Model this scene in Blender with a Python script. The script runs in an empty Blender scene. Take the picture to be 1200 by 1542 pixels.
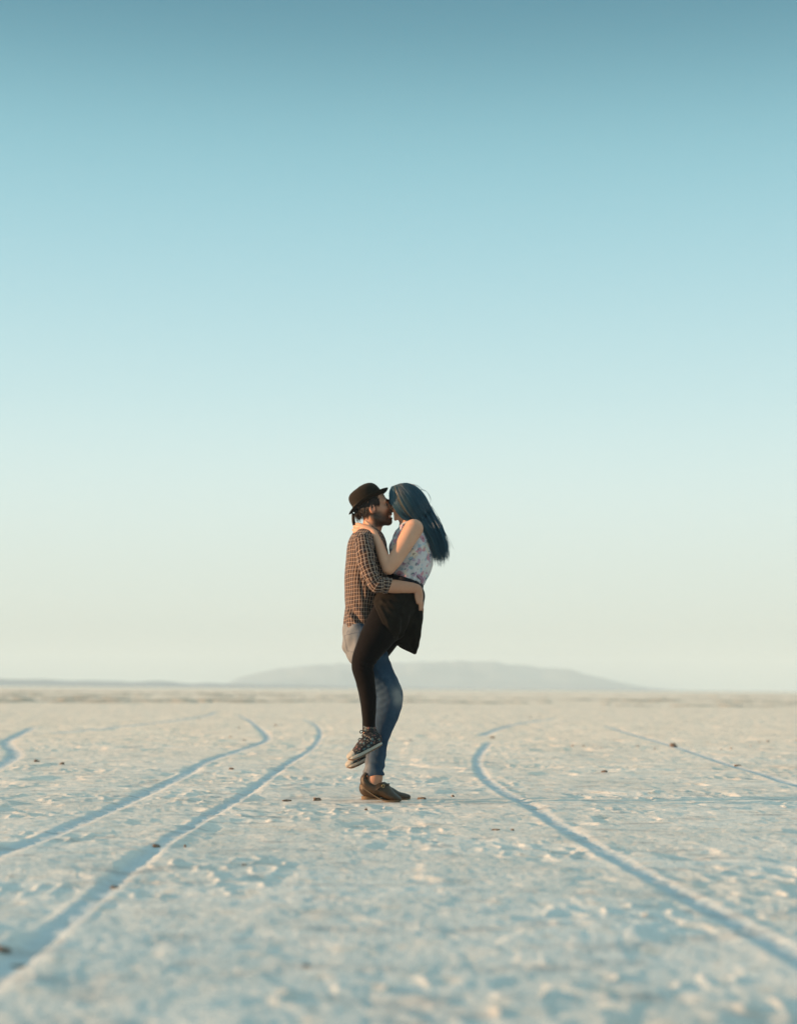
import bpy, bmesh, math, random
import numpy as np
from mathutils import Vector, Matrix

random.seed(7)
rng = np.random.default_rng(7)
R = math.radians
scene = bpy.context.scene
COL = scene.collection

# ------------------------------------------------------------------ camera
F, D, H = 2500.0, 9.4, 0.624          # focal length in picture pixels, metres to the couple, lens height
PITCH, ROLL = R(6.07), R(0.43)
fwd = Vector((0, math.cos(PITCH), math.sin(PITCH)))
rt0, up0 = Vector((1, 0, 0)), Vector((0, -math.sin(PITCH), math.cos(PITCH)))
rt = rt0 * math.cos(ROLL) + up0 * math.sin(ROLL)
upv = -rt0 * math.sin(ROLL) + up0 * math.cos(ROLL)
CAM = Vector((0, -D, H))
cd = bpy.data.cameras.new('camera')
cam = bpy.data.objects.new('camera', cd)
COL.objects.link(cam)
cam.matrix_world = Matrix(((rt.x, upv.x, -fwd.x, CAM.x), (rt.y, upv.y, -fwd.y, CAM.y), (rt.z, upv.z, -fwd.z, CAM.z), (0, 0, 0, 1)))
cd.sensor_fit = 'VERTICAL'
cd.sensor_height = 30.84
cd.sensor_width = 24.0
cd.lens = 50.0
cd.clip_start, cd.clip_end = 0.05, 20000
cd.dof.use_dof = True
cd.dof.focus_distance = 9.32
cd.dof.aperture_fstop = 1.5
cd.dof.aperture_blades = 9
scene.camera = cam

# ------------------------------------------------------------------ light
SUN_EL, SUN_AZ = R(6.5), R(7)        # azimuth: from straight left (-X) towards the camera side
S = Vector((-math.cos(SUN_EL) * math.cos(SUN_AZ), -math.cos(SUN_EL) * math.sin(SUN_AZ), math.sin(SUN_EL)))
sd = bpy.data.lights.new('sun', 'SUN')
sd.energy, sd.angle, sd.color = 4.9, R(0.5), (1.0, 0.59, 0.32)
sun = bpy.data.objects.new('sun', sd)
COL.objects.link(sun)
sun.rotation_euler = S.to_track_quat('Z', 'Y').to_euler()

world = bpy.data.worlds.new('World')
scene.world = world
world.use_nodes = True
wt = world.node_tree
wt.nodes.clear()


def node(t, kind, **kw):
    n = t.nodes.new(kind)
    for k, v in kw.items():
        setattr(n, k, v)
    return n


w_out = node(wt, 'ShaderNodeOutputWorld')
w_bg = node(wt, 'ShaderNodeBackground')
w_sky = node(wt, 'ShaderNodeTexSky', sky_type='NISHITA', sun_disc=False, sun_elevation=SUN_EL,
             sun_rotation=math.atan2(S.x, S.y))
w_geo = node(wt, 'ShaderNodeTexCoord')
w_sep = node(wt, 'ShaderNodeSeparateXYZ')
w_map = node(wt, 'ShaderNodeMapRange')
w_ramp = node(wt, 'ShaderNodeValToRGB')
w_mix = node(wt, 'ShaderNodeMix', data_type='RGBA')
w_scl = node(wt, 'ShaderNodeVectorMath', operation='SCALE')
wt.links.new(w_geo.outputs['Generated'], w_sep.inputs[0])
wt.links.new(w_sep.outputs['Z'], w_map.inputs['Value'])
w_map.inputs['From Min'].default_value = 0.0
w_map.inputs['From Max'].default_value = 1.0


def lin(c):
    return tuple((x / 255 / 12.92) if x / 255 < 0.04045 else ((x / 255 + 0.055) / 1.055) ** 2.4 for x in c)


EXPO = 1.0
scene.cycles.volume_bounces = 3
scene.view_settings.view_transform = 'Standard'
scene.view_settings.look = 'None'
scene.view_settings.exposure = EXPO
scene.view_settings.gamma = 1
# clear evening sky: colour by height; unseen upper part brightened as added fill light
SKY = [(-0.5, (196, 208, 198)), (0.0, (190, 202, 194)), (0.9, (196, 207, 198)), (3.1, (216, 228, 219)), (6.5, (220, 240, 237)),
       (10, (198, 232, 236)), (14.5, (168, 216, 227)), (19, (136, 196, 210)), (23.5, (66, 130, 152)), (30, (92, 150, 172)), (45, (182, 219, 225)), (90, (212, 234, 238))]
el = w_ramp.color_ramp.elements
while len(el) > 1:
    el.remove(el[0])
SKYS = [(math.sin(R(a)), lin(c)) for a, c in SKY if a >= 0]
w_ramp.color_ramp.interpolation = 'B_SPLINE'
el[0].position = SKYS[0][0]
el[0].color = (*SKYS[0][1], 1)
for z, c in SKYS[1:]:
    e = el.new(z)
    e.color = (*c, 1)
wt.links.new(w_map.outputs[0], w_ramp.inputs[0])
wt.links.new(w_ramp.outputs[0], w_scl.inputs[0])
w_scl.inputs['Scale'].default_value = 10.0 / (2 ** EXPO)
w_mix.inputs[0].default_value = 0.95
wt.links.new(w_sky.outputs[0], w_mix.inputs[6])
wt.links.new(w_scl.outputs[0], w_mix.inputs[7])
wt.links.new(w_mix.outputs[2], w_bg.inputs[0])
w_bg.inputs[1].default_value = 0.1
wt.links.new(w_bg.outputs[0], w_out.inputs[0])


# ------------------------------------------------------------------ small helpers
def ray(px, py):
    return rt * ((px - 600) / F) + upv * (-(py - 771) / F) + fwd


def P(px, py, Y=0.0):
    d = ray(px, py)
    return np.array(CAM + d * ((Y + D) / d.y))


def G(px, py):
    d = ray(px, py)
    return np.array(CAM + d * (-H / d.z))


def PX(Y=0.0):
    return (Y + D) / F


def tag(o, label=None, cat=None, group=None, kind=None):
    if label:
        o['label'] = label
    if cat:
        o['category'] = cat
    if group:
        o['group'] = group
    if kind:
        o['kind'] = kind
    return o


def mesh_obj(name, verts, faces, mat, parent=None, smooth=True, attrs=None, uv=None):
    me = bpy.data.meshes.new(name)
    verts = np.asarray(verts, dtype=np.float32)
    if isinstance(faces, np.ndarray):
        n, k = faces.shape
        me.vertices.add(len(verts))
        me.vertices.foreach_set('co', verts.ravel())
        me.loops.add(n * k)
        me.loops.foreach_set('vertex_index', faces.astype(np.int32).ravel())
        me.polygons.add(n)
        me.polygons.foreach_set('loop_start', np.arange(0, n * k, k, dtype=np.int32))
        me.polygons.foreach_set('loop_total', np.full(n, k, dtype=np.int32))
        me.update(calc_edges=True)
    else:
        me.from_pydata([tuple(v) for v in verts], [], faces)
        me.update()
    me.polygons.foreach_set('use_smooth', np.full(len(me.polygons), smooth, dtype=bool))
    for k, a in (attrs or {}).items():
        at = me.attributes.new(k, 'FLOAT', 'POINT')
        at.data.foreach_set('value', np.asarray(a, dtype=np.float32))
    if uv is not None:
        at = me.attributes.new('cloth', 'FLOAT_VECTOR', 'POINT')
        v3 = np.zeros((len(verts), 3), np.float32)
        v3[:, :2] = uv
        at.data.foreach_set('vector', v3.ravel())
    me.materials.append(mat)
    o = bpy.data.objects.new(name, me)
    COL.objects.link(o)
    if parent is not None:
        o.parent = parent
        if parent.parent is None and parent.type == 'EMPTY':
            o.matrix_parent_inverse = Matrix.Translation(-parent.location)
    return o


def hash2(ix, iy, seed):
    h = (ix.astype(np.int64) * 374761393 + iy.astype(np.int64) * 668265263 + seed * 1442695041) & 0xFFFFFFFF
    h = ((h ^ (h >> 13)) * 1274126177) & 0xFFFFFFFF
    h = h ^ (h >> 16)
    return (h & 0xFFFFFF).astype(np.float64) / 0xFFFFFF


def vnoise(x, y, seed=0):
    ix, iy = np.floor(x), np.floor(y)
    fx, fy = x - ix, y - iy
    fx, fy = fx * fx * fx * (fx * (fx * 6 - 15) + 10), fy * fy * fy * (fy * (fy * 6 - 15) + 10)
    a, b = hash2(ix, iy, seed), hash2(ix + 1, iy, seed)
    c, d = hash2(ix, iy + 1, seed), hash2(ix + 1, iy + 1, seed)
    return (a + (b - a) * fx) * (1 - fy) + (c + (d - c) * fx) * fy - 0.5


def vnoise3(p, scale, seed=0):
    x, y, z = (p * scale).T
    return (vnoise(x + 0.37 * z, y + 0.61 * z, seed) + vnoise(y + 7.1 + 0.3 * x, z - 3.3 + 0.2 * x, seed + 5) + vnoise(z + 1.7 - 0.4 * y, x + 9.2 + 0.2 * y, seed + 9)) * 0.75


def sstep(a, b, x):
    t = np.clip((x - a) / (b - a), 0, 1)
    return t * t * (3 - 2 * t)


# ------------------------------------------------------------------ materials
def new_mat(name, rough=0.8, spec=0.3):
    m = bpy.data.materials.new(name)
    m.use_nodes = True
    t = m.node_tree
    b = t.nodes['Principled BSDF']
    b.inputs['Roughness'].default_value = rough
    b.inputs['Specular IOR Level'].default_value = spec
    return m, t, b


def nz(t, scale, detail=4, vec=None, rough=0.55):
    n = node(t, 'ShaderNodeTexNoise')
    n.inputs['Scale'].default_value = scale
    n.inputs['Detail'].default_value = detail
    n.inputs['Roughness'].default_value = rough
    if vec is not None:
        t.links.new(vec, n.inputs['Vector'])
    return n.outputs['Fac']


def pos(t):
    return node(t, 'ShaderNodeTexCoord').outputs['Object']


def ramp(t, fac, stops):
    n = node(t, 'ShaderNodeValToRGB')
    e = n.color_ramp.elements
    e[0].position, e[0].color = stops[0][0], (*stops[0][1], 1)
    e[1].position, e[1].color = stops[-1][0], (*stops[-1][1], 1)
    for p_, c in stops[1:-1]:
        q = e.new(p_)
        q.color = (*c, 1)
    t.links.new(fac, n.inputs[0])
    return n.outputs[0]


def mixc(t, fac, a, b, blend='MIX'):
    n = node(t, 'ShaderNodeMix', data_type='RGBA', blend_type=blend)
    for sock, v in ((n.inputs[0], fac), (n.inputs[6], a), (n.inputs[7], b)):
        if hasattr(v, 'is_output'):
            t.links.new(v, sock)
        else:
            sock.default_value = v if not isinstance(v, tuple) else (*v, 1)
    return n.outputs[2]


def mth(t, op, a, b=None, c=None):
    n = node(t, 'ShaderNodeMath', operation=op)
    for i, v in enumerate((a, b, c)):
        if v is None:
            continue
        if hasattr(v, 'is_output'):
            t.links.new(v, n.inputs[i])
        else:
            n.inputs[i].default_value = v
    return n.outputs[0]


def attr(t, name, out='Fac'):
    n = node(t, 'ShaderNodeAttribute', attribute_name=name)
    return n.outputs[out]


def bump(t, b, h, strength=0.5, dist=0.002):
    n = node(t, 'ShaderNodeBump')
    n.inputs['Strength'].default_value = strength
    n.inputs['Distance'].default_value = dist
    t.links.new(h, n.inputs['Height'])
    t.links.new(n.outputs[0], b.inputs['Normal'])


def fabric(name, c1, c2, scale=60, rough=0.85, weave=900, bs=0.4, spec=0.2):
    m, t, b = new_mat(name, rough, spec)
    v = pos(t)
    f = nz(t, scale, 5, v)
    t.links.new(ramp(t, f, [(0.3, c1), (0.7, c2)]), b.inputs['Base Color'])
    bump(t, b, nz(t, weave, 2, v), bs, 0.001)
    b.inputs['Sheen Weight'].default_value = 0.04
    b.inputs['Sheen Roughness'].default_value = 0.4
    return m


def skin_mat(name, base, deep, hairc):
    m, t, b = new_mat(name, 0.52, 0.35)
    v = pos(t)
    c = mixc(t, nz(t, 28, 5, v), base, deep)
    c = mixc(t, mth(t, 'MULTIPLY', nz(t, 11, 3, v), 0.28), c, (0.42, 0.17, 0.12))
    c = mixc(t, attr(t, 'flush'), c, (0.42, 0.13, 0.09))
    c = mixc(t, mth(t, 'MULTIPLY', attr(t, 'stubble'), mth(t, 'MULTIPLY_ADD', nz(t, 260, 3, v), 0.9, 0.55)), c, hairc)
    t.links.new(c, b.inputs['Base Color'])
    b.inputs['Subsurface Weight'].default_value = 0.08
    b.inputs['Subsurface Radius'].default_value = (0.012, 0.005, 0.003)
    b.inputs['Subsurface Scale'].default_value = 0.6
    bump(t, b, nz(t, 420, 3, v), 0.25, 0.001)
    return m


def plaid_mat():
    m, t, b = new_mat('plaid_cotton', 0.85, 0.2)
    sx = node(t, 'ShaderNodeSeparateXYZ')
    t.links.new(attr(t, 'cloth', 'Vector'), sx.inputs[0])
    v = pos(t)

    def line(c, period, width, off=0.0):
        f = mth(t, 'FRACT', mth(t, 'ADD', mth(t, 'DIVIDE', c, period), off))
        d = mth(t, 'ABSOLUTE', mth(t, 'SUBTRACT', f, 0.5))
        n = node(t, 'ShaderNodeMapRange', interpolation_type='SMOOTHSTEP')
        t.links.new(d, n.inputs[0])
        n.inputs[1].default_value, n.inputs[2].default_value = width / period / 2 * 1.25, width / period / 2 * 0.75
        return n.outputs[0]
    base = mixc(t, line(sx.outputs[0], 0.0432, 0.0216, 0.25), (0.046, 0.024, 0.017), (0.022, 0.019, 0.026))
    base = mixc(t, mth(t, 'MULTIPLY', line(sx.outputs[1], 0.0432, 0.0216, 0.25), 0.55), base, (0.060, 0.028, 0.014))
    lu, lv = line(sx.outputs[0], 0.0216, 0.0036), line(sx.outputs[1], 0.0216, 0.0032)
    c = mixc(t, mth(t, 'MULTIPLY', lv, 0.7), base, (0.31, 0.215, 0.16))
    c = mixc(t, mth(t, 'MULTIPLY', lu, 0.9), c, (0.37, 0.285, 0.225))
    t.links.new(c, b.inputs['Base Color'])
    bump(t, b, nz(t, 700, 2, v), 0.4, 0.001)
    b.inputs['Sheen Weight'].default_value = 0.1
    return m


def floral_mat(name, ground, blooms, scale=30, cover=0.42):
    m, t, b = new_mat(name, 0.75, 0.2)
    v = pos(t)
    wob = node(t, 'ShaderNodeVectorMath', operation='MULTIPLY_ADD')
    nn = node(t, 'ShaderNodeTexNoise')
    nn.inputs['Scale'].default_value = scale * 2.2
    t.links.new(v, nn.inputs['Vector'])
    t.links.new(nn.outputs['Color'], wob.inputs[0])
    wob.inputs[1].default_value = (0.6 / scale,) * 3
    t.links.new(v, wob.inputs[2])
    c = mixc(t, nz(t, 15, 3, v), ground, tuple(x * 0.86 for x in ground))
    for i, (col, sc, thr) in enumerate(blooms):
        vo = node(t, 'ShaderNodeTexVoronoi')
        vo.inputs['Scale'].default_value = scale * sc
        off = node(t, 'ShaderNodeVectorMath', operation='ADD')
        off.inputs[1].default_value = (i * 3.17, i * 1.31, i * 2.2)
        t.links.new(wob.outputs[0], off.inputs[0])
        t.links.new(off.outputs[0], vo.inputs['Vector'])
        sp = node(t, 'ShaderNodeSeparateColor')
        t.links.new(vo.outputs['Color'], sp.inputs[0])
        keep = mth(t, 'GREATER_THAN', sp.outputs[0], 1 - cover)
        near = node(t, 'ShaderNodeMapRange', interpolation_type='SMOOTHSTEP')
        t.links.new(vo.outputs['Distance'], near.inputs[0])
        near.inputs[1].default_value, near.inputs[2].default_value = thr, thr * 0.72
        c = mixc(t, mth(t, 'MULTIPLY', mth(t, 'MULTIPLY', keep, near.outputs[0]), 0.82), c, col)
        core = mth(t, 'LESS_THAN', vo.outputs['Distance'], thr * 0.28)
        c = mixc(t, mth(t, 'MULTIPLY', mth(t, 'MULTIPLY', keep, core), 0.8), c, tuple(x * 0.35 for x in col))
    t.links.new(c, b.inputs['Base Color'])
    bump(t, b, nz(t, 600, 2, v), 0.3, 0.001)
    return m


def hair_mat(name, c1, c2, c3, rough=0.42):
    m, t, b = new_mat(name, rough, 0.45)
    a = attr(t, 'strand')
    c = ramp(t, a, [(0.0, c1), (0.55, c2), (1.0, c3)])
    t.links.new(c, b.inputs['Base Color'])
    b.inputs['Anisotropic'].default_value = 0.4
    return m


def denim_mat():
    m, t, b = new_mat('denim', 0.85, 0.2)
    v = pos(t)
    c = ramp(t, nz(t, 9, 6, v, 0.65), [(0.32, (0.011, 0.036, 0.070)), (0.55, (0.020, 0.052, 0.094)), (0.72, (0.046, 0.086, 0.128))])
    c = mixc(t, attr(t, 'fade_sunlit'), c, (0.27, 0.275, 0.27))  # knee wear, plus sunlight painted on the seat and left lower leg
    c = mixc(t, attr(t, 'seam'), c, (0.03, 0.045, 0.07))
    c = mixc(t, mth(t, 'MULTIPLY', nz(t, 600, 2, v), 0.5), c, (0.035, 0.05, 0.075))
    t.links.new(c, b.inputs['Base Color'])
    bump(t, b, nz(t, 800, 2, v), 0.4, 0.001)
    return m


def leather(name, c1, c2, rough=0.5):
    m, t, b = new_mat(name, rough, 0.4)
    v = pos(t)
    c = mixc(t, nz(t, 40, 5, v), c1, c2)
    # salt dust clinging to the lower edge
    t.links.new(c, b.inputs['Base Color'])
    bump(t, b, nz(t, 300, 4, v), 0.35, 0.001)
    return m


M = {}
M['man_skin'] = skin_mat('tanned_skin', (0.50, 0.27, 0.17), (0.40, 0.20, 0.12), (0.045, 0.026, 0.018))
M['woman_skin'] = skin_mat('fair_skin', (0.62, 0.36, 0.24), (0.54, 0.29, 0.18), (0.05, 0.03, 0.02))
M['plaid'] = plaid_mat()
M['floral'] = floral_mat('floral_blouse', (0.60, 0.57, 0.58), [((0.62, 0.52, 0.42), 0.8, 0.5), ((0.24, 0.36, 0.43), 1.15, 0.42), ((0.48, 0.20, 0.25), 0.85, 0.46), ((0.42, 0.28, 0.37), 1.5, 0.42), ((0.10, 0.16, 0.20), 1.9, 0.36), ((0.36, 0.46, 0.52), 2.3, 0.4)], 21, 0.5)
M['sneaker'] = floral_mat('floral_canvas', (0.022, 0.022, 0.026), [((0.20, 0.09, 0.08), 1.0, 0.42), ((0.07, 0.13, 0.15), 0.8, 0.45), ((0.30, 0.25, 0.18), 1.7, 0.34)], 62, 0.5)
M['denim'] = denim_mat()
M['black_knit'] = fabric('black_knit', (0.0040, 0.0034, 0.0034), (0.0065, 0.005, 0.0048), 50, 0.85, 1200, 0.3, 0.1)
M['black_cloth'] = fabric('black_cloth', (0.0075, 0.0062, 0.0048), (0.014, 0.0112, 0.0080), 30, 0.8, 700, 0.4, 0.1)
M['band_cloth'] = fabric('dark_waistband', (0.006, 0.007, 0.011), (0.010, 0.011, 0.016), 40, 0.7, 700)
M['felt'] = fabric('brown_felt', (0.014, 0.011, 0.008), (0.022, 0.017, 0.012), 35, 0.95, 900, 0.3)
M['felt_band'] = fabric('dark_hat_ribbon', (0.026, 0.021, 0.013), (0.04, 0.032, 0.02), 60, 0.7, 1200)
M['blue_hair'] = hair_mat('blue_hair_painted_sun', (0.010, 0.046, 0.080), (0.034, 0.092, 0.126), (0.135, 0.128, 0.10))  # olive end of the ramp is sunlight painted on front strands
M['dark_hair'] = hair_mat('dark_brown_hair', (0.010, 0.008, 0.009), (0.020, 0.014, 0.011), (0.04, 0.026, 0.017), 0.5)
M['loafer'] = leather('olive_brown_leather', (0.036, 0.022, 0.011), (0.060, 0.038, 0.019))
M['loafer_sole'] = leather('worn_tan_sole', (0.20, 0.14, 0.08), (0.14, 0.095, 0.06), 0.8)
M['rubber'] = leather('off_white_rubber', (0.30, 0.285, 0.25), (0.40, 0.375, 0.32), 0.65)
M['outsole'] = leather('brown_outsole', (0.19, 0.12, 0.075), (0.13, 0.085, 0.06), 0.8)
M['lace'] = fabric('black_lace', (0.012, 0.012, 0.013), (0.02, 0.02, 0.02), 100)
M['metal'], _t, _b = new_mat('brass_buckle', 0.35)
_b.inputs['Metallic'].default_value = 1.0
_b.inputs['Base Color'].default_value = (0.45, 0.34, 0.18, 1)
M['eye'], _t, _b = new_mat('eyeball', 0.15, 0.5)
_t.links.new(mixc(_t, attr(_t, 'iris'), (0.42, 0.38, 0.35), (0.03, 0.02, 0.015)), _b.inputs['Base Color'])
M['teeth'], _t, _b = new_mat('tooth_enamel', 0.25, 0.5)
_t.links.new(mixc(_t, nz(_t, 90, 2, pos(_t)), (0.72, 0.68, 0.58), (0.8, 0.77, 0.68)), _b.inputs['Base Color'])


# ------------------------------------------------------------------ setting: salt flat
def clod_material():
    m, t, b = new_mat('dark_earth', 0.95, 0.1)
    v = pos(t)
    c = ramp(t, nz(t, 45, 5, v), [(0.3, (0.09, 0.065, 0.052)), (0.55, (0.20, 0.15, 0.115)), (0.75, (0.42, 0.35, 0.29))])
    t.links.new(c, b.inputs['Base Color'])
    bump(t, b, nz(t, 160, 4, v), 0.6, 0.004)
    return m


M['earth'] = clod_material()

TRACKS = {
    'a': ([(-40, 1172), (0, 1153), (20, 1141), (22, 1132), (9, 1118), (28, 1107), (57, 1092)], 0.075, 0.016),
    'a2': ([(50, 1106), (125, 1100), (210, 1091), (300, 1080), (328, 1071)], 0.07, 0.010),
    'b': ([(-90, 1320), (0, 1284), (60, 1262), (125, 1236), (175, 1215), (240, 1185), (280, 1165), (310, 1147), (360, 1130), (400, 1116), (399, 1105), (385, 1092), (371, 1082), (352, 1075)], 0.055, 0.014),
    'c': ([(-120, 1560), (0, 1466), (50, 1426), (100, 1386), (150, 1346), (200, 1305), (250, 1266), (300, 1236), (370, 1195), (430, 1152), (468, 1128), (482, 1106), (474, 1091), (448, 1080)], 0.041, 0.0125),
    'd': ([(1420, 1560), (1300, 1497), (1200, 1441), (1150, 1411), (1075, 1371), (1025, 1345), (980, 1320), (900, 1276), (840, 1241), (800, 1214), (765, 1196), (735, 1176), (722, 1160), (719, 1142), (731, 1124), (742, 1115)], 0.047, 0.0135),
    'd2': ([(725, 1108), (770, 1092), (842, 1081)], 0.07, 0.012),
    'e': ([(1330, 1212), (1200, 1182), (1150, 1166), (1100, 1152), (1025, 1127), (950, 1105), (905, 1091)], 0.052, 0.014),
}


def catmull(pts, n):
    pts = np.asarray(pts, float)
    ext = np.vstack([2 * pts[0] - pts[1], pts, 2 * pts[-1] - pts[-2]])
    out = []
    for i in range(len(pts) - 1):
        p0, p1, p2, p3 = ext[i:i + 4]
        for k in range(n):
            t = k / n
            out.append(0.5 * ((2 * p1) + (-p0 + p2) * t + (2 * p0 - 5 * p1 + 4 * p2 - p3) * t * t + (-p0 + 3 * p1 - 3 * p2 + p3) * t ** 3))
    out.append(pts[-1])
    return np.array(out)


def track_paths():
    out = []
    for key, (pp, w, dep) in TRACKS.items():
        g = catmull(pp, 8)
        out.append((np.array([G(a, b)[:2] for a, b in g]), w, dep * 0.55, 0.0 if key[0] in 'e' else 0.05))
    return out


TP = track_paths()


RUT = {}


def relief(x, y):
    """height of the salt crust above the datum, metres"""
    r = np.hypot(x, y + D)
    wx = x + 0.05 * vnoise(x * 5, y * 5, 90)
    wy = y + 0.05 * vnoise(x * 5, y * 5, 91)
    h = 0.016 * vnoise(x * 0.9, y * 0.9, 1)
    h += 0.0085 * vnoise(wx * 3.1, wy * 3.1, 2)
    b = vnoise(wx * 7.5, wy * 7.5, 3)
    h += 0.0060 * np.where(b > 0, b, b * 0.7)
    c = vnoise(wx * 17, wy * 17, 4)
    h += 0.0034 * c
    for sc_, am, sd_ in ((4.3, 0.0022, 14), (9.5, 0.0016, 15)):          # flaked crust: thin plates with crisp edges
        h += am * sstep(0.02, 0.06, vnoise(wx * sc_ + 0.3 * c, wy * sc_, sd_))
    h += 0.0024 * vnoise(x * 41, y * 41, 5)
    h += 0.0014 * vnoise(x * 78, y * 60, 6) + 0.0009 * vnoise(x * 150, y * 110, 7)
    # crusty patches: broken plates standing a little proud
    pch = sstep(0.08, 0.22, vnoise(wx * 1.7, wy * 1.7, 8))
    pl = np.abs(vnoise(wx * 11, wy * 11, 9))
    h += pch * 0.008 * (0.5 - np.clip(pl * 5, 0, 1))
    # scattered pits such as old footprints
    pit = vnoise(wx * 2.6, wy * 2.6, 12)
    h -= 0.011 * sstep(0.20, 0.33, pit)
    h -= 0.003 * sstep(0.17, 0.30, vnoise(wx * 4.6, wy * 3.6, 13))
    h *= (1 - sstep(60, 260, r) * 0.8)
    # level under the couple's feet
    foot = np.exp(-(((x + 0.08) / 0.38) ** 2 + ((y - 0.02) / 0.34) ** 2))
    h = h * (1 - foot * 0.9)
    for path, w, dep, bk in TP:
        lo, hi = path.min(0) - 0.6, path.max(0) + 0.6
        sel = np.nonzero((x > lo[0]) & (x < hi[0]) & (y > lo[1]) & (y < hi[1]))[0]
        if len(sel) == 0:
            continue
        qx, qy = x[sel], y[sel]
        best = np.full(len(sel), 9.0)
        tt = np.zeros(len(sel))
        for i in range(len(path) - 1):
            a, bb = path[i], path[i + 1]
            ab = bb - a
            L2 = ab @ ab + 1e-9
            t = np.clip(((qx - a[0]) * ab[0] + (qy - a[1]) * ab[1]) / L2, 0, 1)
            dx, dy = qx - a[0] - t * ab[0], qy - a[1] - t * ab[1]
            dd = np.hypot(dx, dy)
            m = dd < best
            best[m] = dd[m]
            tt[m] = (i + t[m]) / (len(path) - 1)
        u = best / w * (1 + 0.25 * vnoise(qx * 6, qy * 6, 20))
        endf = sstep(1.0, 0.93, tt)
        cut = np.exp(-(u / 0.85) ** 4)
        bank = np.exp(-((u - 1.45) / 0.42) ** 2)
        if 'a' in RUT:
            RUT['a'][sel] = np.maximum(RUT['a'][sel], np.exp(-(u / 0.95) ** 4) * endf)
        lug = vnoise(qx * 24, qy * 24, 21) * 0.006 * cut
        h[sel] = h[sel] * (1 - 0.92 * np.exp(-(u / 1.5) ** 4) * endf) + endf * (-dep * cut + dep * bk * bank * (0.7 + vnoise(qx * 9, qy * 9, 22)) + lug)
    return h


def build_ground():
    rads = [0.25, 0.6, 1.0, 1.4, 1.8]
    r = 2.1
    while r < 200:
        rads.append(r)
        r *= 1.0036 if r < 14 else 1.006
    while r < 3700:
        rads.append(r)
        r *= 1.06
    rads.append(3800)
    rads = np.array(rads)
    th = list(np.arange(-23, 23, 0.06)) + list(np.arange(23, 337, 4.0))
    th = np.radians(np.array(th))
    nr, nt = len(rads), len(th)
    Rr, Tt = np.meshgrid(rads, th, indexing='ij')
    x = (Rr * np.sin(Tt)).ravel()
    y = (Rr * np.cos(Tt) - D).ravel()
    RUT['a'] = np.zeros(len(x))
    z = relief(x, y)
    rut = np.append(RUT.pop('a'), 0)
    z[:nt * 2] = 0
    v = np.stack([x, y, z], 1)
    i, j = np.meshgrid(np.arange(nr - 1), np.arange(nt), indexing='ij')
    j2 = (j + 1) % nt
    f = np.stack([i * nt + j, i * nt + j2, (i + 1) * nt + j2, (i + 1) * nt + j], -1).reshape(-1, 4)[:, ::-1]
    v = np.vstack([v, [[0, -D, 0]]])
    c = len(v) - 1
    fan = np.stack([np.full(nt, c), np.arange(nt), (np.arange(nt) + 1) % nt, (np.arange(nt) + 1) % nt], 1)
    m, t, b = new_mat('salt_crust', 0.9, 0.25)
    p = pos(t)
    col = ramp(t, nz(t, 0.8, 6, p, 0.6), [(0.3, (0.73, 0.67, 0.61)), (0.62, (0.82, 0.77, 0.72))])
    sy = node(t, 'ShaderNodeSeparateXYZ')
    t.links.new(p, sy.inputs[0])
    # cool dim light painted into the near crust colour, warm light into far pan
    far = node(t, 'ShaderNodeMapRange', interpolation_type='SMOOTHSTEP')
    t.links.new(mth(t, 'MULTIPLY_ADD', nz(t, 0.25, 4, p), 9.0, sy.outputs[1]), far.inputs[0])
    far.inputs[1].default_value, far.inputs[2].default_value = -5.0, 19.0
    col = mixc(t, far.outputs[0], mixc(t, 1.0, col, (0.76, 0.855, 0.885), 'MULTIPLY'), mixc(t, 1.0, col, (1.20, 1.06, 0.91), 'MULTIPLY'))
    col = mixc(t, mth(t, 'MULTIPLY', attr(t, 'rut'), 0.85), col, (0.49, 0.565, 0.59))  # blue-grey shade of the rut floors painted into the base colour
    spot = ramp(t, nz(t, 7.5, 6, p, 0.66), [(0.54, (0, 0, 0)), (0.70, (1, 1, 1))])
    col = mixc(t, mth(t, 'MULTIPLY', spot, 0.5), col, (0.58, 0.46, 0.34))
    damp = ramp(t, nz(t, 5.2, 7, node(t, 'ShaderNodeMapping').outputs[0], 0.68), [(0.53, (0, 0, 0)), (0.66, (1, 1, 1))])
    mp = [n for n in t.nodes if n.type == 'MAPPING'][-1]
    mp.inputs['Location'].default_value = (31.0, 17.0, 0)
    mp.inputs['Scale'].default_value = (0.55, 1.0, 1.0)
    t.links.new(p, mp.inputs[0])
    col = mixc(t, mth(t, 'MULTIPLY', damp, 0.62), col, (0.31, 0.315, 0.31))
    grit = ramp(t, nz(t, 34, 4, p, 0.6), [(0.57, (0, 0, 0)), (0.68, (1, 1, 1))])
    col = mixc(t, mth(t, 'MULTIPLY', grit, 0.42), col, (0.33, 0.25, 0.19))
    t.links.new(col, b.inputs['Base Color'])
    flake = ramp(t, nz(t, 13, 6, p, 0.62), [(0.46, (0, 0, 0)), (0.50, (1, 1, 1))])
    hgt = mth(t, 'MULTIPLY_ADD', flake, 0.45, nz(t, 85, 6, p, 0.7))
    bump(t, b, hgt, 0.5, 0.005)
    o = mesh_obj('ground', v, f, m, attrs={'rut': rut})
    bm = bmesh.new()
    bm.from_mesh(o.data)
    bm.verts.ensure_lookup_table()
    for k in range(nt):
        bm.faces.new((bm.verts[c], bm.verts[(k + 1) % nt], bm.verts[k]))
    bm.to_mesh(o.data)
    bm.free()
    o.data.polygons.foreach_set('use_smooth', np.ones(len(o.data.polygons), dtype=bool))
    tag(o, 'pale salt crust crossed by tyre ruts', 'ground', kind='structure')
    return o


build_ground()


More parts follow.
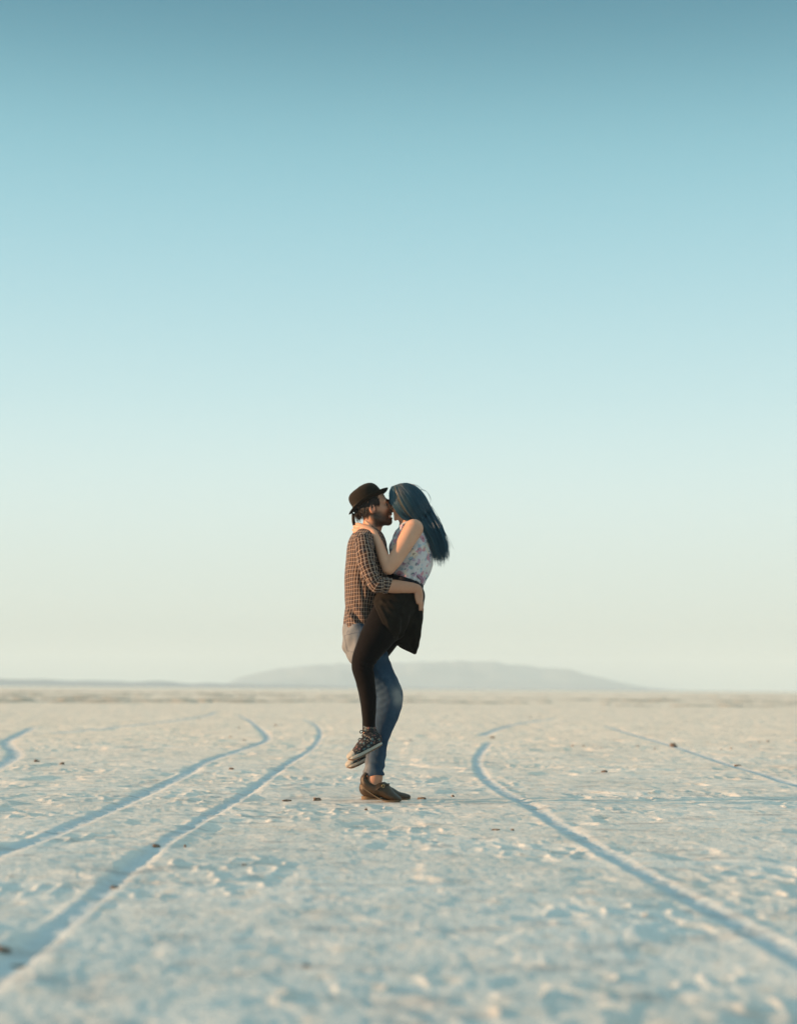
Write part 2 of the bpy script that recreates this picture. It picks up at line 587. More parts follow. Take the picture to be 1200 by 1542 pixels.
# ------------------------------------------------------------------ distant hills
def build_ridge(name, prof, dist, depth, mat, label, rough):
    pr = np.array(prof, float)
    xs = np.linspace(pr[0, 0], pr[-1, 0], 260)
    ys = np.interp(xs, pr[:, 0], pr[:, 1])
    ys = ys + (3.4 * vnoise(xs * 0.035, xs * 0 + 3.3, 47) + 2.6 * vnoise(xs * 0.09, xs * 0 + 1.3, 48)) * np.clip((1036 - ys) / 12, 0, 1)
    rows = 25
    V = []
    for k in range(rows):
        s = k / (rows - 1) * 2 - 1
        for a, b_ in zip(xs, ys):
            d = ray(a, b_)
            crest = CAM + d * ((dist + D) / d.y)
            yy = dist + s * depth
            xx = crest.x * (yy + D) / (dist + D) if s < 0 else crest.x
            n = float(vnoise(np.array([xx / depth * 3.1]), np.array([yy / depth * 2.3]), 40)[0]) + 0.5 * float(vnoise(np.array([xx / depth * 8]), np.array([yy / depth * 6]), 41)[0])
            prof_s = (1 - abs(s)) ** 1.15
            z = max(crest.z, 0) * min(1.0, prof_s * (1 + rough * n * (1 - (1 - abs(s)) ** 4)))
            V.append((xx, yy, z - 0.5))
    n = len(xs)
    f = [(i * n + j, i * n + j + 1, (i + 1) * n + j + 1, (i + 1) * n + j) for i in range(rows - 1) for j in range(n - 1)]
    return tag(mesh_obj(name, V, f, mat), label, 'hills', kind='structure')


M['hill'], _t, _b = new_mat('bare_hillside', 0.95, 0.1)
_t.links.new(ramp(_t, nz(_t, 0.01, 6, pos(_t)), [(0.3, (0.14, 0.18, 0.22)), (0.7, (0.22, 0.27, 0.31))]), _b.inputs['Base Color'])  # blue of the distant haze painted into the rock colour
HILL = [(300, 1036), (335, 1030), (370, 1018), (395, 1011), (430, 1006), (470, 1002), (520, 1000), (560, 1000.5), (600, 998), (640, 996), (690, 994.5), (725, 995.5), (745, 998), (765, 1001), (790, 1002.5), (815, 1006), (835, 1006), (855, 1009), (880, 1014), (905, 1020), (930, 1027), (960, 1033), (1000, 1037.5), (1040, 1041)]
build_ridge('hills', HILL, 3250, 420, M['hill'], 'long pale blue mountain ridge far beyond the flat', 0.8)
SHORE = [(-2400, 1056), (-1500, 1034), (-700, 1018), (-300, 1020), (-60, 1021), (60, 1022.5), (150, 1024), (240, 1026), (320, 1028.5), (420, 1031), (560, 1034), (700, 1036), (900, 1038), (1100, 1040), (1300, 1041.5), (1800, 1045)]
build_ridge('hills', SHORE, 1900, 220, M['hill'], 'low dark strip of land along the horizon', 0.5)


# ------------------------------------------------------------------ dry scrub belt
def build_scrub():
    V, Fc = [], []
    for k in range(2600):
        dist = 62 + 150 * random.random() ** 1.1
        px = random.uniform(-260, 1460)
        y = dist - D
        x = (px - 600) / F * dist
        if vnoise(np.array([x * 0.06]), np.array([y * 0.10]), 50)[0] + 0.35 * vnoise(np.array([x * 0.3]), np.array([y * 0.2]), 51)[0] < (0.06 if px < 640 else 0.16):
            continue
        n = 7
        w, h = random.uniform(0.25, 1.3), random.uniform(0.015, 0.07)
        b0 = len(V)
        ph = random.random() * 6
        for i in range(n):
            a = ph + i * 2 * math.pi / n
            rr = w * random.uniform(0.6, 1.1)
            V.append((x + rr * math.cos(a), y + rr * 0.8 * math.sin(a), -0.02))
        for i in range(n):
            a = ph + i * 2 * math.pi / n
            rr = w * random.uniform(0.25, 0.6)
            V.append((x + rr * math.cos(a), y + rr * 0.8 * math.sin(a), h * random.uniform(0.6, 1.1)))
        V.append((x, y, h))
        for i in range(n):
            j = (i + 1) % n
            Fc.append((b0 + i, b0 + j, b0 + n + j, b0 + n + i))
            Fc.append((b0 + n + i, b0 + n + j, b0 + 2 * n))
    m, t, b = new_mat('dry_scrub', 0.95, 0.1)
    t.links.new(ramp(t, nz(t, 1.3, 4, pos(t)), [(0.3, (0.42, 0.35, 0.27)), (0.7, (0.60, 0.52, 0.42))]), b.inputs['Base Color'])
    tag(mesh_obj('dry_scrub', V, Fc, m), 'thin brown belt of dry scrub on the far salt', 'scrub', kind='stuff')


build_scrub()


# ------------------------------------------------------------------ clods of earth
def ico_lump(r, squash, seed, sub=3):
    bm = bmesh.new()
    bmesh.ops.create_icosphere(bm, subdivisions=sub, radius=1.0)
    pts = np.array([v.co[:] for v in bm.verts])
    n = 1 + 0.7 * vnoise3(pts, 1.3, seed) + 0.55 * vnoise3(pts, 3.1, seed + 3) + 0.12 * vnoise3(pts, 8, seed + 6)
    pts = pts * n[:, None] * np.array(squash) * r
    fs = np.array([[v.index for v in f.verts] for f in bm.faces])
    bm.free()
    return pts, fs


def zground(x, y):
    return float(relief(np.array([x]), np.array([y]))[0])


MAINC = [  # px, py, radius px, squash, label
    (237, 1273, 8, (1.4, 1, .55), 'dark flat clod of earth beside the left wheel rut', 3),
    (172, 1334, 10, (1.6, 1, .4), 'dark broken clod lying in the near left wheel rut', 4),
    (279, 1273, 4.5, (.8, .8, .9), 'small reddish clod on the edge of the left rut', 5),
    (433, 1203, 6, (1.6, 1, .5), 'pale brown clod of salt left of the standing couple', 6),
    (477, 1203, 8, (1.7, 1, .5), 'dark low clod of earth just behind the raised heel', 7),
    (552, 1219, 4.5, (1.1, .9, .9), 'small round stone in front of the man\'s shoes', 8),
    (634, 1202, 8, (1.5, 1, .45), 'dark crumbly clod touching the toe of the far shoe', 9),
    (745, 1250, 7, (2.0, 1, .4), 'flat dark clod on the salt right of the couple', 10),
    (771, 1250, 4.5, (1.2, 1, .6), 'small pale clod beside the flat dark clod', 11),
    (910, 1164, 6, (1.6, 1, .5), 'pale brown lump alone on the right of the flat', 12),
    (1013, 1124, 8, (1.6, 1, .8), 'tall clod pile where the thin right track passes', 13),
    (1110, 1153, 6, (1.7, 1, .5), 'dark clod beside the thin right track', 14),
    (94, 1150, 6, (1.3, 1, .7), 'dark clod near the left edge of the far crust', 15),
    (56, 1147, 5, (1.6, 1, .6), 'brown clod close to the curved far left track', 16),
    (349, 1161, 5, (1.6, 1, .5), 'small brown clod between the two left ruts', 17),
    (2, 1436, 16, (1.8, 1, .4), 'big dark slab of mud at the left edge of the picture', 18),
    (28, 1452, 10, (2.2, 1, .4), 'long smear of dark mud in the nearest left rut', 21),
    (741, 1111, 4, (1.6, 1, .7), 'small clod at the bend of the right wheel rut', 19),
    (415, 1093, 3.5, (1.4, 1, .7), 'tiny clod by the top bend of the left ruts', 20),
]


def put_clod(px, py, rpx, sq, label, seed, group=None):
    g = G(px, py)
    sc = rpx * (g[1] + D) / F
    p_, f_ = ico_lump(sc, sq, seed)
    o = mesh_obj('earth_clod', p_, f_, M['earth'])
    o.location = (g[0], g[1], zground(g[0], g[1]) + sc * sq[2] * 0.35)
    o.rotation_euler = (0, 0, (seed * 1.7) % 0.8 - 0.4)
    return tag(o, label, 'clod', group)


for a in MAINC:
    put_clod(a[0], a[1], a[2] * 0.46, (a[3][0], a[3][1], a[3][2] * 1.45), a[4], a[5], 'clods of earth on the salt')
proto = [put_clod(-400 - 30 * i, 1300, 4, ((1.5, 1, .8), (1.1, 1, .9), (1.9, 1, .6))[i], 'x', 60 + i) for i in range(3)]
spots = [(x, 1126 + random.uniform(-2, 2)) for x in (862, 878, 893, 905, 935, 960, 985, 1040, 1085, 1100, 1130, 1160)]
spots += [(1142 + 14 * i, 1116 + random.uniform(-1.5, 1.5)) for i in range(5)]
while len(spots) < 30:
    py = 1075 + 380 * random.random() ** 1.6
    px = random.uniform(-20, 1220)
    if abs(px - 585) < 60 and 1150 < py < 1235:
        continue
    spots.append((px, py))
for i, (px, py) in enumerate(spots):
    q = proto[i % 3]
    o = q if i < 3 else q.copy()
    if i >= 3:
        COL.objects.link(o)
    g = G(px, py)
    s = random.uniform(0.25, 0.85) * ((g[1] + D) / 6.0) ** 0.55
    o.scale = (s, s, s)
    o.location = (g[0], g[1], zground(g[0], g[1]) + 0.001)
    o.rotation_euler = (0, 0, random.uniform(0, 6.28))
    tag(o, 'little crumb of brown earth scattered on the salt crust', 'crumb', 'crumbs of earth on the salt')


# ------------------------------------------------------------------ smooth solids (signed distance fields turned into one surface)
BIG = 0.08


class Field:
    def __init__(s, lo, hi, h):
        s.lo, s.h = np.array(lo, float), h
        s.n = np.ceil((np.array(hi) - s.lo) / h).astype(int) + 1
        s.d = np.full(s.n, BIG, np.float32)

    def box(s, lo, hi):
        a = np.clip(np.floor((np.array(lo) - s.lo) / s.h).astype(int), 0, s.n)
        b = np.clip(np.ceil((np.array(hi) - s.lo) / s.h).astype(int) + 1, 0, s.n)
        if np.any(b - a < 1):
            return None
        ax = [(s.lo[i] + s.h * np.arange(a[i], b[i])).astype(np.float32) for i in range(3)]
        return tuple(slice(a[i], b[i]) for i in range(3)), ax[0][:, None, None], ax[1][None, :, None], ax[2][None, None, :]

    def put(s, q, d, k=0.015, op='add'):
        sl = q[0]
        o = s.d[sl]
        if op == 'add':
            if k > 0:
                h = np.clip(0.5 + 0.5 * (o - d) / k, 0, 1)
                s.d[sl] = o * (1 - h) + d * h - k * h * (1 - h)
            else:
                s.d[sl] = np.minimum(o, d)
        elif op == 'cut':                       # remove the solid d
            if k > 0:
                h = np.clip(0.5 - 0.5 * (o + d) / k, 0, 1)
                s.d[sl] = o * (1 - h) - d * h + k * h * (1 - h)
            else:
                s.d[sl] = np.maximum(o, -d)
        elif op == 'clip':
            s.d[sl] = np.maximum(o, d)

    def chain(s, nodes, k=0.015, sub=4, op='add', m=0.05):
        """nodes: world x, y, z, radius in the picture plane, depth stretch"""
        nd = catmull(nodes, sub) if len(nodes) > 2 and sub > 1 else np.array(nodes, float)
        rm = (nd[:, 3] * np.maximum(1, nd[:, 4])).max()
        pad = rm + m
        q = s.box(nd[:, :3].min(0) - pad, nd[:, :3].max(0) + pad)
        if q is None:
            return
        _, X, Y, Z = q
        best = None
        for i in range(len(nd) - 1):
            a, b = nd[i], nd[i + 1]
            ky = 0.5 * (a[4] + b[4])
            ab = (b[:3] - a[:3]).copy()
            ab[1] /= ky
            L2 = float(ab @ ab) + 1e-12
            dx, dy, dz = X - np.float32(a[0]), (Y - np.float32(a[1])) / np.float32(ky), Z - np.float32(a[2])
            t = np.clip((dx * np.float32(ab[0]) + dy * np.float32(ab[1]) + dz * np.float32(ab[2])) / np.float32(L2), 0, 1)
            d = np.sqrt((dx - t * np.float32(ab[0])) ** 2 + (dy - t * np.float32(ab[1])) ** 2 + (dz - t * np.float32(ab[2])) ** 2) - (np.float32(a[3]) + t * np.float32(b[3] - a[3]))
            best = d if best is None else np.minimum(best, d)
        s.put(q, best, k, op)

    def ell(s, c, r, k=0.012, op='add', frame=None, m=0.04):
        """ellipsoid at c, radii r, axes = rows of frame"""
        pad = max(r) + m
        q = s.box(np.array(c) - pad, np.array(c) + pad)
        if q is None:
            return
        _, X, Y, Z = q
        x, y, z = X - np.float32(c[0]), Y - np.float32(c[1]), Z - np.float32(c[2])
        if frame is not None:
            A = np.asarray(frame, np.float32)
            x, y, z = (A[i, 0] * x + A[i, 1] * y + A[i, 2] * z for i in range(3))
        k0 = np.sqrt((x / r[0]) ** 2 + (y / r[1]) ** 2 + (z / r[2]) ** 2) + 1e-6
        k1 = np.sqrt((x / r[0] ** 2) ** 2 + (y / r[1] ** 2) ** 2 + (z / r[2] ** 2) ** 2) + 1e-6
        s.put(q, (k0 * (k0 - 1) / k1).astype(np.float32), k, op)

    def plane(s, p, n, lo=None, hi=None):
        """keep the side that n points away from"""
        q = s.box(s.lo if lo is None else lo, (s.lo + s.n * s.h) if hi is None else hi)
        _, X, Y, Z = q
        n = np.array(n, float)
        n /= np.linalg.norm(n)
        d = (X - np.float32(p[0])) * np.float32(n[0]) + (Y - np.float32(p[1])) * np.float32(n[1]) + (Z - np.float32(p[2])) * np.float32(n[2])
        s.put(q, d, 0, 'clip')

    def mesh(s):
        d = s.d
        g = d < 0
        c = np.zeros(s.n - 1, np.int8)
        for i in (0, 1):
            for j in (0, 1):
                for k in (0, 1):
                    c += g[i:s.n[0] - 1 + i, j:s.n[1] - 1 + j, k:s.n[2] - 1 + k]
        act = (c > 0) & (c < 8)
        idx = np.argwhere(act)
        acc = np.zeros((len(idx), 3))
        cnt = np.zeros(len(idx))
        cor = [(i, j, k) for i in (0, 1) for j in (0, 1) for k in (0, 1)]
        val = {q: d[idx[:, 0] + q[0], idx[:, 1] + q[1], idx[:, 2] + q[2]].astype(float) for q in cor}
        for q in cor:
            for ax in range(3):
                if q[ax] == 0:
                    w = list(q)
                    w[ax] = 1
                    va, vb = val[q], val[tuple(w)]
                    x = (va < 0) != (vb < 0)
                    t = va[x] / (va[x] - vb[x])
                    p = np.tile(np.array(q, float), (x.sum(), 1))
                    p[:, ax] += t
                    acc[x] += p
                    cnt[x] += 1
        V = s.lo + s.h * (idx + acc / cnt[:, None])
        vid = np.full(c.shape, -1, np.int64)
        vid[act] = np.arange(len(idx))
        faces = []
        for ax in range(3):
            a1, a2 = (ax + 1) % 3, (ax + 2) % 3
            lo_ = [slice(1, -1)] * 3
            lo_[ax] = slice(0, -1)
            hi_ = list(lo_)
            hi_[ax] = slice(1, None)
            A, B = g[tuple(lo_)], g[tuple(hi_)]
            for sgn, sel in ((0, A & ~B), (1, ~A & B)):
                e = np.argwhere(sel)
                e = e + 1
                e[:, ax] -= 1
                o1, o2 = np.zeros(3, int), np.zeros(3, int)
                o1[a1] = 1
                o2[a2] = 1
                vs = [vid[tuple((e - o).T)] for o in (o1 + o2, o2, np.zeros(3, int), o1)]
                if sgn:
                    vs = vs[::-1]
                faces.append(np.stack(vs, 1))
        Fc = np.concatenate(faces)
        Fc = Fc[(Fc >= 0).all(1)]
        return V, Fc


def vnormals(V, Fc):
    n = np.cross(V[Fc[:, 2]] - V[Fc[:, 0]], V[Fc[:, 3]] - V[Fc[:, 1]])
    out = np.zeros_like(V)
    for i in range(4):
        np.add.at(out, Fc[:, i], n)
    return out / (np.linalg.norm(out, axis=1, keepdims=True) + 1e-12)


def relax(V, Fc, it=1, w=0.5):
    e = np.concatenate([Fc[:, [i, (i + 1) % 4]] for i in range(4)])
    for _ in range(it):
        acc = np.zeros_like(V)
        cnt = np.zeros(len(V))
        np.add.at(acc, e[:, 0], V[e[:, 1]])
        np.add.at(cnt, e[:, 0], 1)
        V = V * (1 - w) + w * acc / np.maximum(cnt, 1)[:, None]
    return V


def N(lst, Y=None):
    """picture nodes (px, py, depth, radius px, stretch) -> metres"""
    out = []
    for a in lst:
        px, py, y, r = a[:4]
        out.append((*P(px, py, y), r * PX(y), a[4] if len(a) > 4 else 1.0))
    return np.array(out)


def bounds(*ns, pad=0.04):
    a = np.vstack(ns)
    r = (a[:, 3] * np.maximum(1, a[:, 4]))[:, None]
    return (a[:, :3] - r).min(0) - pad, (a[:, :3] + r).max(0) + pad


def along(V, nodes):
    """for each vertex: arc length along the node path, angle round it (radians, 0 towards the camera), nearest radius"""
    nd = catmull(nodes, 6)
    best = np.full(len(V), 1e9)
    s_at, ang, rad = np.zeros(len(V)), np.zeros(len(V)), np.zeros(len(V))
    acc = 0.0
    for i in range(len(nd) - 1):
        a, b = nd[i, :3], nd[i + 1, :3]
        ab = b - a
        L = np.linalg.norm(ab) + 1e-9
        t = np.clip((V - a) @ ab / L ** 2, -0.5 if i == 0 else 0, 1.5 if i == len(nd) - 2 else 1)
        q = V - a - t[:, None] * ab
        ky = nd[i, 4]
        dd = np.sqrt(q[:, 0] ** 2 + (q[:, 1] / ky) ** 2 + q[:, 2] ** 2)
        m = dd < best
        best[m] = dd[m]
        s_at[m] = acc + t[m] * L
        side = np.array([ab[2], 0, -ab[0]])
        side /= np.linalg.norm(side) + 1e-9
        ang[m] = np.arctan2(q[m] @ side, -q[m, 1] / ky)
        rad[m] = nd[i, 3] * (1 + ky) / 2
        acc += L
    return s_at, ang, rad


def folds(V, Fc, fn):
    n = vnormals(V, Fc)
    return V + n * fn(V)[:, None]


# ---- heads -------------------------------------------------------
def head_frame(face, pitch):
    """face = +1 looks to +X, -1 to -X; pitch up positive; rows: forward, lateral, up"""
    f = np.array([face * math.cos(pitch), 0, math.sin(pitch)])
    u = np.array([-face * math.sin(pitch), 0, math.cos(pitch)])
    return np.stack([f, np.array([0, 1.0, 0]), u])


def add_head(fd, C, A, sc, male, smile):
    def W(p):
        return np.array(C) + sc * (np.array(p) @ A)

    def E(p, r, k=0.012, op='add'):
        fd.ell(W(p), [x * sc for x in r], k * sc, op, A)

    def K(ps, k=0.012, op='add'):
        fd.chain(np.array([(*W(p[:3]), p[3] * sc, 1.0) for p in ps]), k * sc, 1, op)
    E((-0.014, 0, 0.030), (0.098, 0.077, 0.086))
    E((0.036, 0, -0.030), (0.056, 0.060, 0.082), 0.02)
    for y in (-1, 1):
        K([(-0.012, y * 0.050, -0.058, 0.019), (0.030, y * 0.040, -0.088, 0.018), (0.066, y * 0.010, -0.102, 0.017)], 0.02)
        E((0.060, y * 0.043, -0.030), (0.024, 0.020, 0.020), 0.016)
        K([(0.087, 0, 0.017, 0.010), (0.075, y * 0.045, 0.016, 0.012)], 0.014)
    E((0.073, 0, -0.104), (0.017, 0.020, 0.014), 0.014)
    for y in (-1, 1):
        E((0.094, y * 0.031, -0.003), (0.017, 0.017, 0.0085), 0.010, 'cut')
    K([(0.088, 0, 0.004, 0.008), (0.104, 0, -0.026, 0.009), (0.113, 0, -0.042, 0.0105)], 0.012)
    for y in (-1, 1):
        E((0.100, y * 0.013, -0.046), (0.011, 0.008, 0.008), 0.008)
    E((0.088, 0, -0.064), (0.014, 0.028, 0.010), 0.008)
    E((0.085, 0, -0.085), (0.013, 0.024, 0.009), 0.008)
    if smile:
        E((0.092, 0, -0.0735), (0.020, 0.024, 0.0075), 0.003, 'cut')
    else:
        E((0.100, 0, -0.0745), (0.010, 0.020, 0.0025), 0.004, 'cut')
    for y in (-1, 1):                                   # ears: a rim with a hollow
        E((-0.006, y * (0.079 if male else 0.070), -0.016), (0.019, 0.009, 0.031), 0.005)
        E((-0.003, y * (0.089 if male else 0.084), -0.012), (0.011, 0.008, 0.019), 0.004, 'cut')
    return W


def hand_fingers(fd, fingers, k=0.004):
    for f in fingers:
        fd.chain(N(f), k, 4)


# ================================================================= the man
MAN = bpy.data.objects.new('person', None)
COL.objects.link(MAN)
g0 = P(580, 1206, -0.05)
MAN.location = (float(g0[0]), 0.0, 0.0)
tag(MAN, 'man in a brown bowler hat, plaid shirt and jeans holding the woman up', 'person')

m_torso = N([(557, 806, 0, 15, 1.5), (554, 815, 0, 25, 1.75), (552.5, 830, 0, 31, 1.55), (553, 850, 0, 33, 1.4), (551.5, 872, 0, 33, 1.36),
             (548, 897, 0, 28.5, 1.4), (546.5, 920, 0, 26.5, 1.5), (546, 938, 0, 29.5, 1.42), (546, 956, 0, 30.5, 1.38)])
m_arm = [N([(547, 815, s * .19, 12.5), (549, 830, s * .222, 14), (552.5, 848, s * .240, 13.6), (558.5, 865, s * .252, 12.6), (566, 878.5, s * .255, 11.6), (580, 881.5, s * .245, 10.5)]) for s in (-1, 1)]
m_fore = [N([(566, 877, -.252, 9.5), (580, 882, -.245, 9.8), (595, 883.5, -.225, 10.4), (610, 884.7, -.208, 9.4), (622, 885.5, -.193, 7.9), (629, 888, -.180, 6.6)]),
          N([(566, 876, .252, 9.5), (580, 880, .245, 9.8), (595, 884, .222, 10.2), (610, 889, .195, 9.2), (622, 895, .160, 7.6), (628, 899, .13, 6.4)])]
m_leg = [N([(547, 958, -.085, 28, 1.0), (556, 985, -.10, 26), (569, 1010, -.105, 22.3), (581, 1030, -.108, 19.2), (588, 1048, -.108, 19), (584, 1071, -.10, 18.2), (576.5, 1093, -.094, 15.6), (572, 1115, -.09, 13), (569, 1138, -.087, 12.2), (566, 1158, -.085, 12.4), (566, 1172, -.085, 12.6)]),
         N([(546, 960, .085, 28, 1.0), (555, 985, .10, 26), (566, 1010, .108, 22.5), (577, 1030, .112, 19.5), (584, 1048, .115, 19), (580, 1071, .115, 18), (572, 1093, .115, 15.6), (566, 1115, .115, 13), (563, 1138, .115, 12), (560, 1162, .115, 12), (559, 1176, .115, 12.2)])]
m_hip = N([(546, 952, 0, 30.5, 1.36), (545, 968, 0, 29, 1.36), (548, 984, 0, 25, 1.4)])

# --- body: head, neck, trunk, arms with hands, legs: one surface
lo, hi = bounds(m_torso, m_arm[0], m_arm[1], m_leg[0], m_leg[1])
lo = np.minimum(lo, P(528, 1210, 0) - 0.03)
lo[2], hi = 0.02, np.maximum(hi, P(645, 720, 0))
fd = Field(lo, hi, 0.0042)


def slim(n, f, dr=0.0):
    q = n.copy()
    q[:, 3] = q[:, 3] * f - dr
    return q


fd.chain(slim(m_torso, 0.86), 0.03)
fd.chain(slim(m_hip, 0.88), 0.03)
for i in (0, 1):
    fd.chain(slim(m_leg[i], 0.80), 0.02)
    fd.chain(slim(m_arm[i], 0.74), 0.02)
    fd.chain(m_fore[i], 0.008)
fd.chain(N([(555, 812, 0, 17), (558, 802, 0, 15), (561, 790, 0, 15), (562, 782, 0, 15)]), 0.02)
MH = P(561.5, 764, 0.0)
MA = head_frame(1, R(13))
MW = add_head(fd, MH, MA, 0.985, True, True)
# feet inside the loafers
fd.chain(N([(566, 1165, -.085, 10), (562, 1178, -.085, 10), (570, 1187, -.085, 9), (584, 1197, -.085, 7)]), 0.012)
fd.chain(N([(559, 1168, .115, 10), (556, 1184, .115, 10), (570, 1193, .115, 9), (590, 1197, .115, 7)]), 0.012)
# near hand: spread on her hip, fingers pointing down
fd.chain(N([(628, 886.5, -.182, 6.4, 1.0), (630.5, 893, -.164, 6.2, 1.4), (631.5, 900, -.152, 5.6, 1.8), (632, 905, -.145, 4.4, 2.0)]), 0.008)
hand_fingers(fd, [
    [(630.5, 899, -.186, 2.7), (631.8, 907, -.184, 2.5), (632.3, 913, -.178, 2.3), (632.0, 918, -.170, 2.0)],
    [(631.6, 901, -.166, 2.8), (633.4, 909, -.163, 2.6), (633.9, 915.5, -.156, 2.4), (633.4, 921, -.148, 2.1)],
    [(632.4, 901, -.146, 2.7), (634.4, 909, -.142, 2.5), (634.8, 915, -.135, 2.3), (634.2, 920, -.128, 2.0)],
    [(632.8, 900, -.127, 2.4), (635.0, 907, -.122, 2.2), (635.6, 912, -.116, 2.0), (635.0, 916, -.110, 1.8)],
    [(627.5, 890, -.190, 3.0), (626.6, 897, -.196, 2.8), (627.6, 903, -.194, 2.5), (628.6, 908, -.188, 2.1)]])
# far hand likewise on the other hip
fd.chain(N([(628, 899, .132, 6.4), (631.5, 904, .112, 6, 1.4), (633, 910, .10, 5.2, 1.7)]), 0.008)
hand_fingers(fd, [
    [(632, 910, .142, 2.7), (633.5, 917, .143, 2.5), (633.5, 924, .140, 2.1)],
    [(633, 911, .120, 2.8), (635, 919, .120, 2.6), (635, 926, .117, 2.1)],
    [(633.5, 911, .098, 2.7), (635.5, 918, .096, 2.5), (635.5, 925, .093, 2.0)],
    [(633.5, 910, .078, 2.4), (635.8, 916, .075, 2.2), (636, 921, .072, 1.8)],
    [(628, 902, .145, 3.0), (628, 909, .158, 2.7), (629.5, 915, .158, 2.1)]])
V, Fc = fd.mesh()
V = relax(V, Fc, 1, 0.35)
L = ((V - MH) / 0.985) @ MA.T
jaw = sstep(-0.022, -0.05, L[:, 2]) * sstep(-0.03, 0.0, L[:, 0]) * sstep(-0.13, -0.115, L[:, 2]) * sstep(0.13, 0.128, L[:, 0])
side = sstep(0.015, 0.0, np.abs(L[:, 0] - 0.012)) * sstep(0.03, 0.0, L[:, 2]) * (L[:, 2] > -0.09) * (np.abs(L[:, 1]) > 0.045) * (np.abs(L[:, 1]) < 0.08)
brow = sstep(0.007, 0.003, np.abs(L[:, 2] - 0.019 + 0.08 * np.abs(np.abs(L[:, 1]) - 0.033))) * (L[:, 0] > 0.06) * (np.abs(L[:, 1]) > 0.012) * (np.abs(L[:, 1]) < 0.054)
mous = sstep(0.010, 0.005, np.abs(L[:, 2] + 0.058)) * (L[:, 0] > 0.08) * (np.abs(L[:, 1]) < 0.03) * (L[:, 0] < 0.104)
lips = (sstep(0.012, 0.007, np.abs(L[:, 2] + 0.0745)) * (L[:, 0] > 0.072) * (np.abs(L[:, 1]) < 0.026))
noses = np.exp(-((L[:, 0] - 0.112) ** 2 + L[:, 1] ** 2 + (L[:, 2] + 0.042) ** 2) / 0.018 ** 2)
cheek = np.exp(-((L[:, 0] - 0.065) ** 2 + (np.abs(L[:, 1]) - 0.05) ** 2 + (L[:, 2] + 0.03) ** 2) / 0.02 ** 2)
ear = (np.abs(L[:, 1]) > 0.074) * (np.abs(L[:, 0]) < 0.03) * (np.abs(L[:, 2] + .016) < 0.04)
cheekbare = np.exp(-((L[:, 0] - 0.055) ** 2 + (L[:, 2] + 0.035) ** 2) / 0.024 ** 2)
stub = np.clip(np.maximum.reduce([jaw * 1.0 * (1 - 0.8 * cheekbare) * (1 - lips), side * 0.7, brow, mous * 0.85]), 0, 1)
flush = np.clip(0.6 * lips + 0.2 * noses + 0.15 * cheek + 0.3 * ear, 0, 0.8)
man_body = mesh_obj('body', V, Fc, M['man_skin'], MAN, attrs={'stubble': stub, 'flush': flush})


def eyes(Wf, A, C, sc, par):
    for y in (-1, 1):
        bm = bmesh.new()
        bmesh.ops.create_uvsphere(bm, u_segments=20, v_segments=14, radius=0.0122 * sc)
        pts = np.array([v.co[:] for v in bm.verts])
        fs = [[v.index for v in f.verts] for f in bm.faces]
        bm.free()
        ax = A[0] * 0.97 + A[1] * (0.1 * y) - A[2] * 0.05
        ir = (pts @ (ax / np.linalg.norm(ax))) / (0.0122 * sc) > 0.70
        mesh_obj('eye', pts + Wf((0.0715, y * 0.031, -0.003)), fs, M['eye'], par, attrs={'iris': ir.astype(float)})


eyes(MW, MA, MH, 0.985, man_body)
bm = bmesh.new()
tv = []
for k in range(2):
    for i in range(9):
        a = (i - 4) / 4 * 1.0
        tv.append(MW((0.086 * math.cos(a * 0.55) + 0.006, 0.036 * math.sin(a * 0.62), -0.0675 - 0.0085 * k)))
for k in range(2):
    for i in range(9):
        a = (i - 4) / 4 * 1.0
        tv.append(MW((0.080 * math.cos(a * 0.55) + 0.006, 0.034 * math.sin(a * 0.62), -0.0675 - 0.0085 * k)))
tf = []
for i in range(8):
    tf += [(i, i + 9, i + 10, i + 1), (18 + i, 19 + i, 28 + i, 27 + i), (i, i + 1, 19 + i, 18 + i), (9 + i, 27 + i, 28 + i, 10 + i)]
bm.free()
mesh_obj('teeth', tv, tf, M['teeth'], man_body)


# --- hair strands ------------------------------------------------
def strands(name, paths, radii, mat, par, shade, sides=3):
    V, Fc, A = [], [], []
    for pth, r, sh in zip(paths, radii, shade):
        n = len(pth)
        tang = np.gradient(pth, axis=0)
        tang /= np.linalg.norm(tang, axis=1, keepdims=True) + 1e-9
        ref = np.array([0.3, 0.9, 0.2])
        a = np.cross(tang, ref)
        a /= np.linalg.norm(a, axis=1, keepdims=True) + 1e-9
        b = np.cross(tang, a)
        rr = r * np.minimum(1, np.linspace(2.6, 0.12, n))
        base = len(V)
        for i in range(n):
            for k in range(sides):
                t = 2 * math.pi * k / sides
                V.append(pth[i] + rr[i] * (a[i] * math.cos(t) + b[i] * math.sin(t)))
                A.append(sh)
        for i in range(n - 1):
            for k in range(sides):
                k2 = (k + 1) % sides
                Fc.append((base + i * sides + k, base + i * sides + k2, base + (i + 1) * sides + k2, base + (i + 1) * sides + k))
    return mesh_obj(name, np.array(V), np.array(Fc), mat, par, attrs={'strand': A})


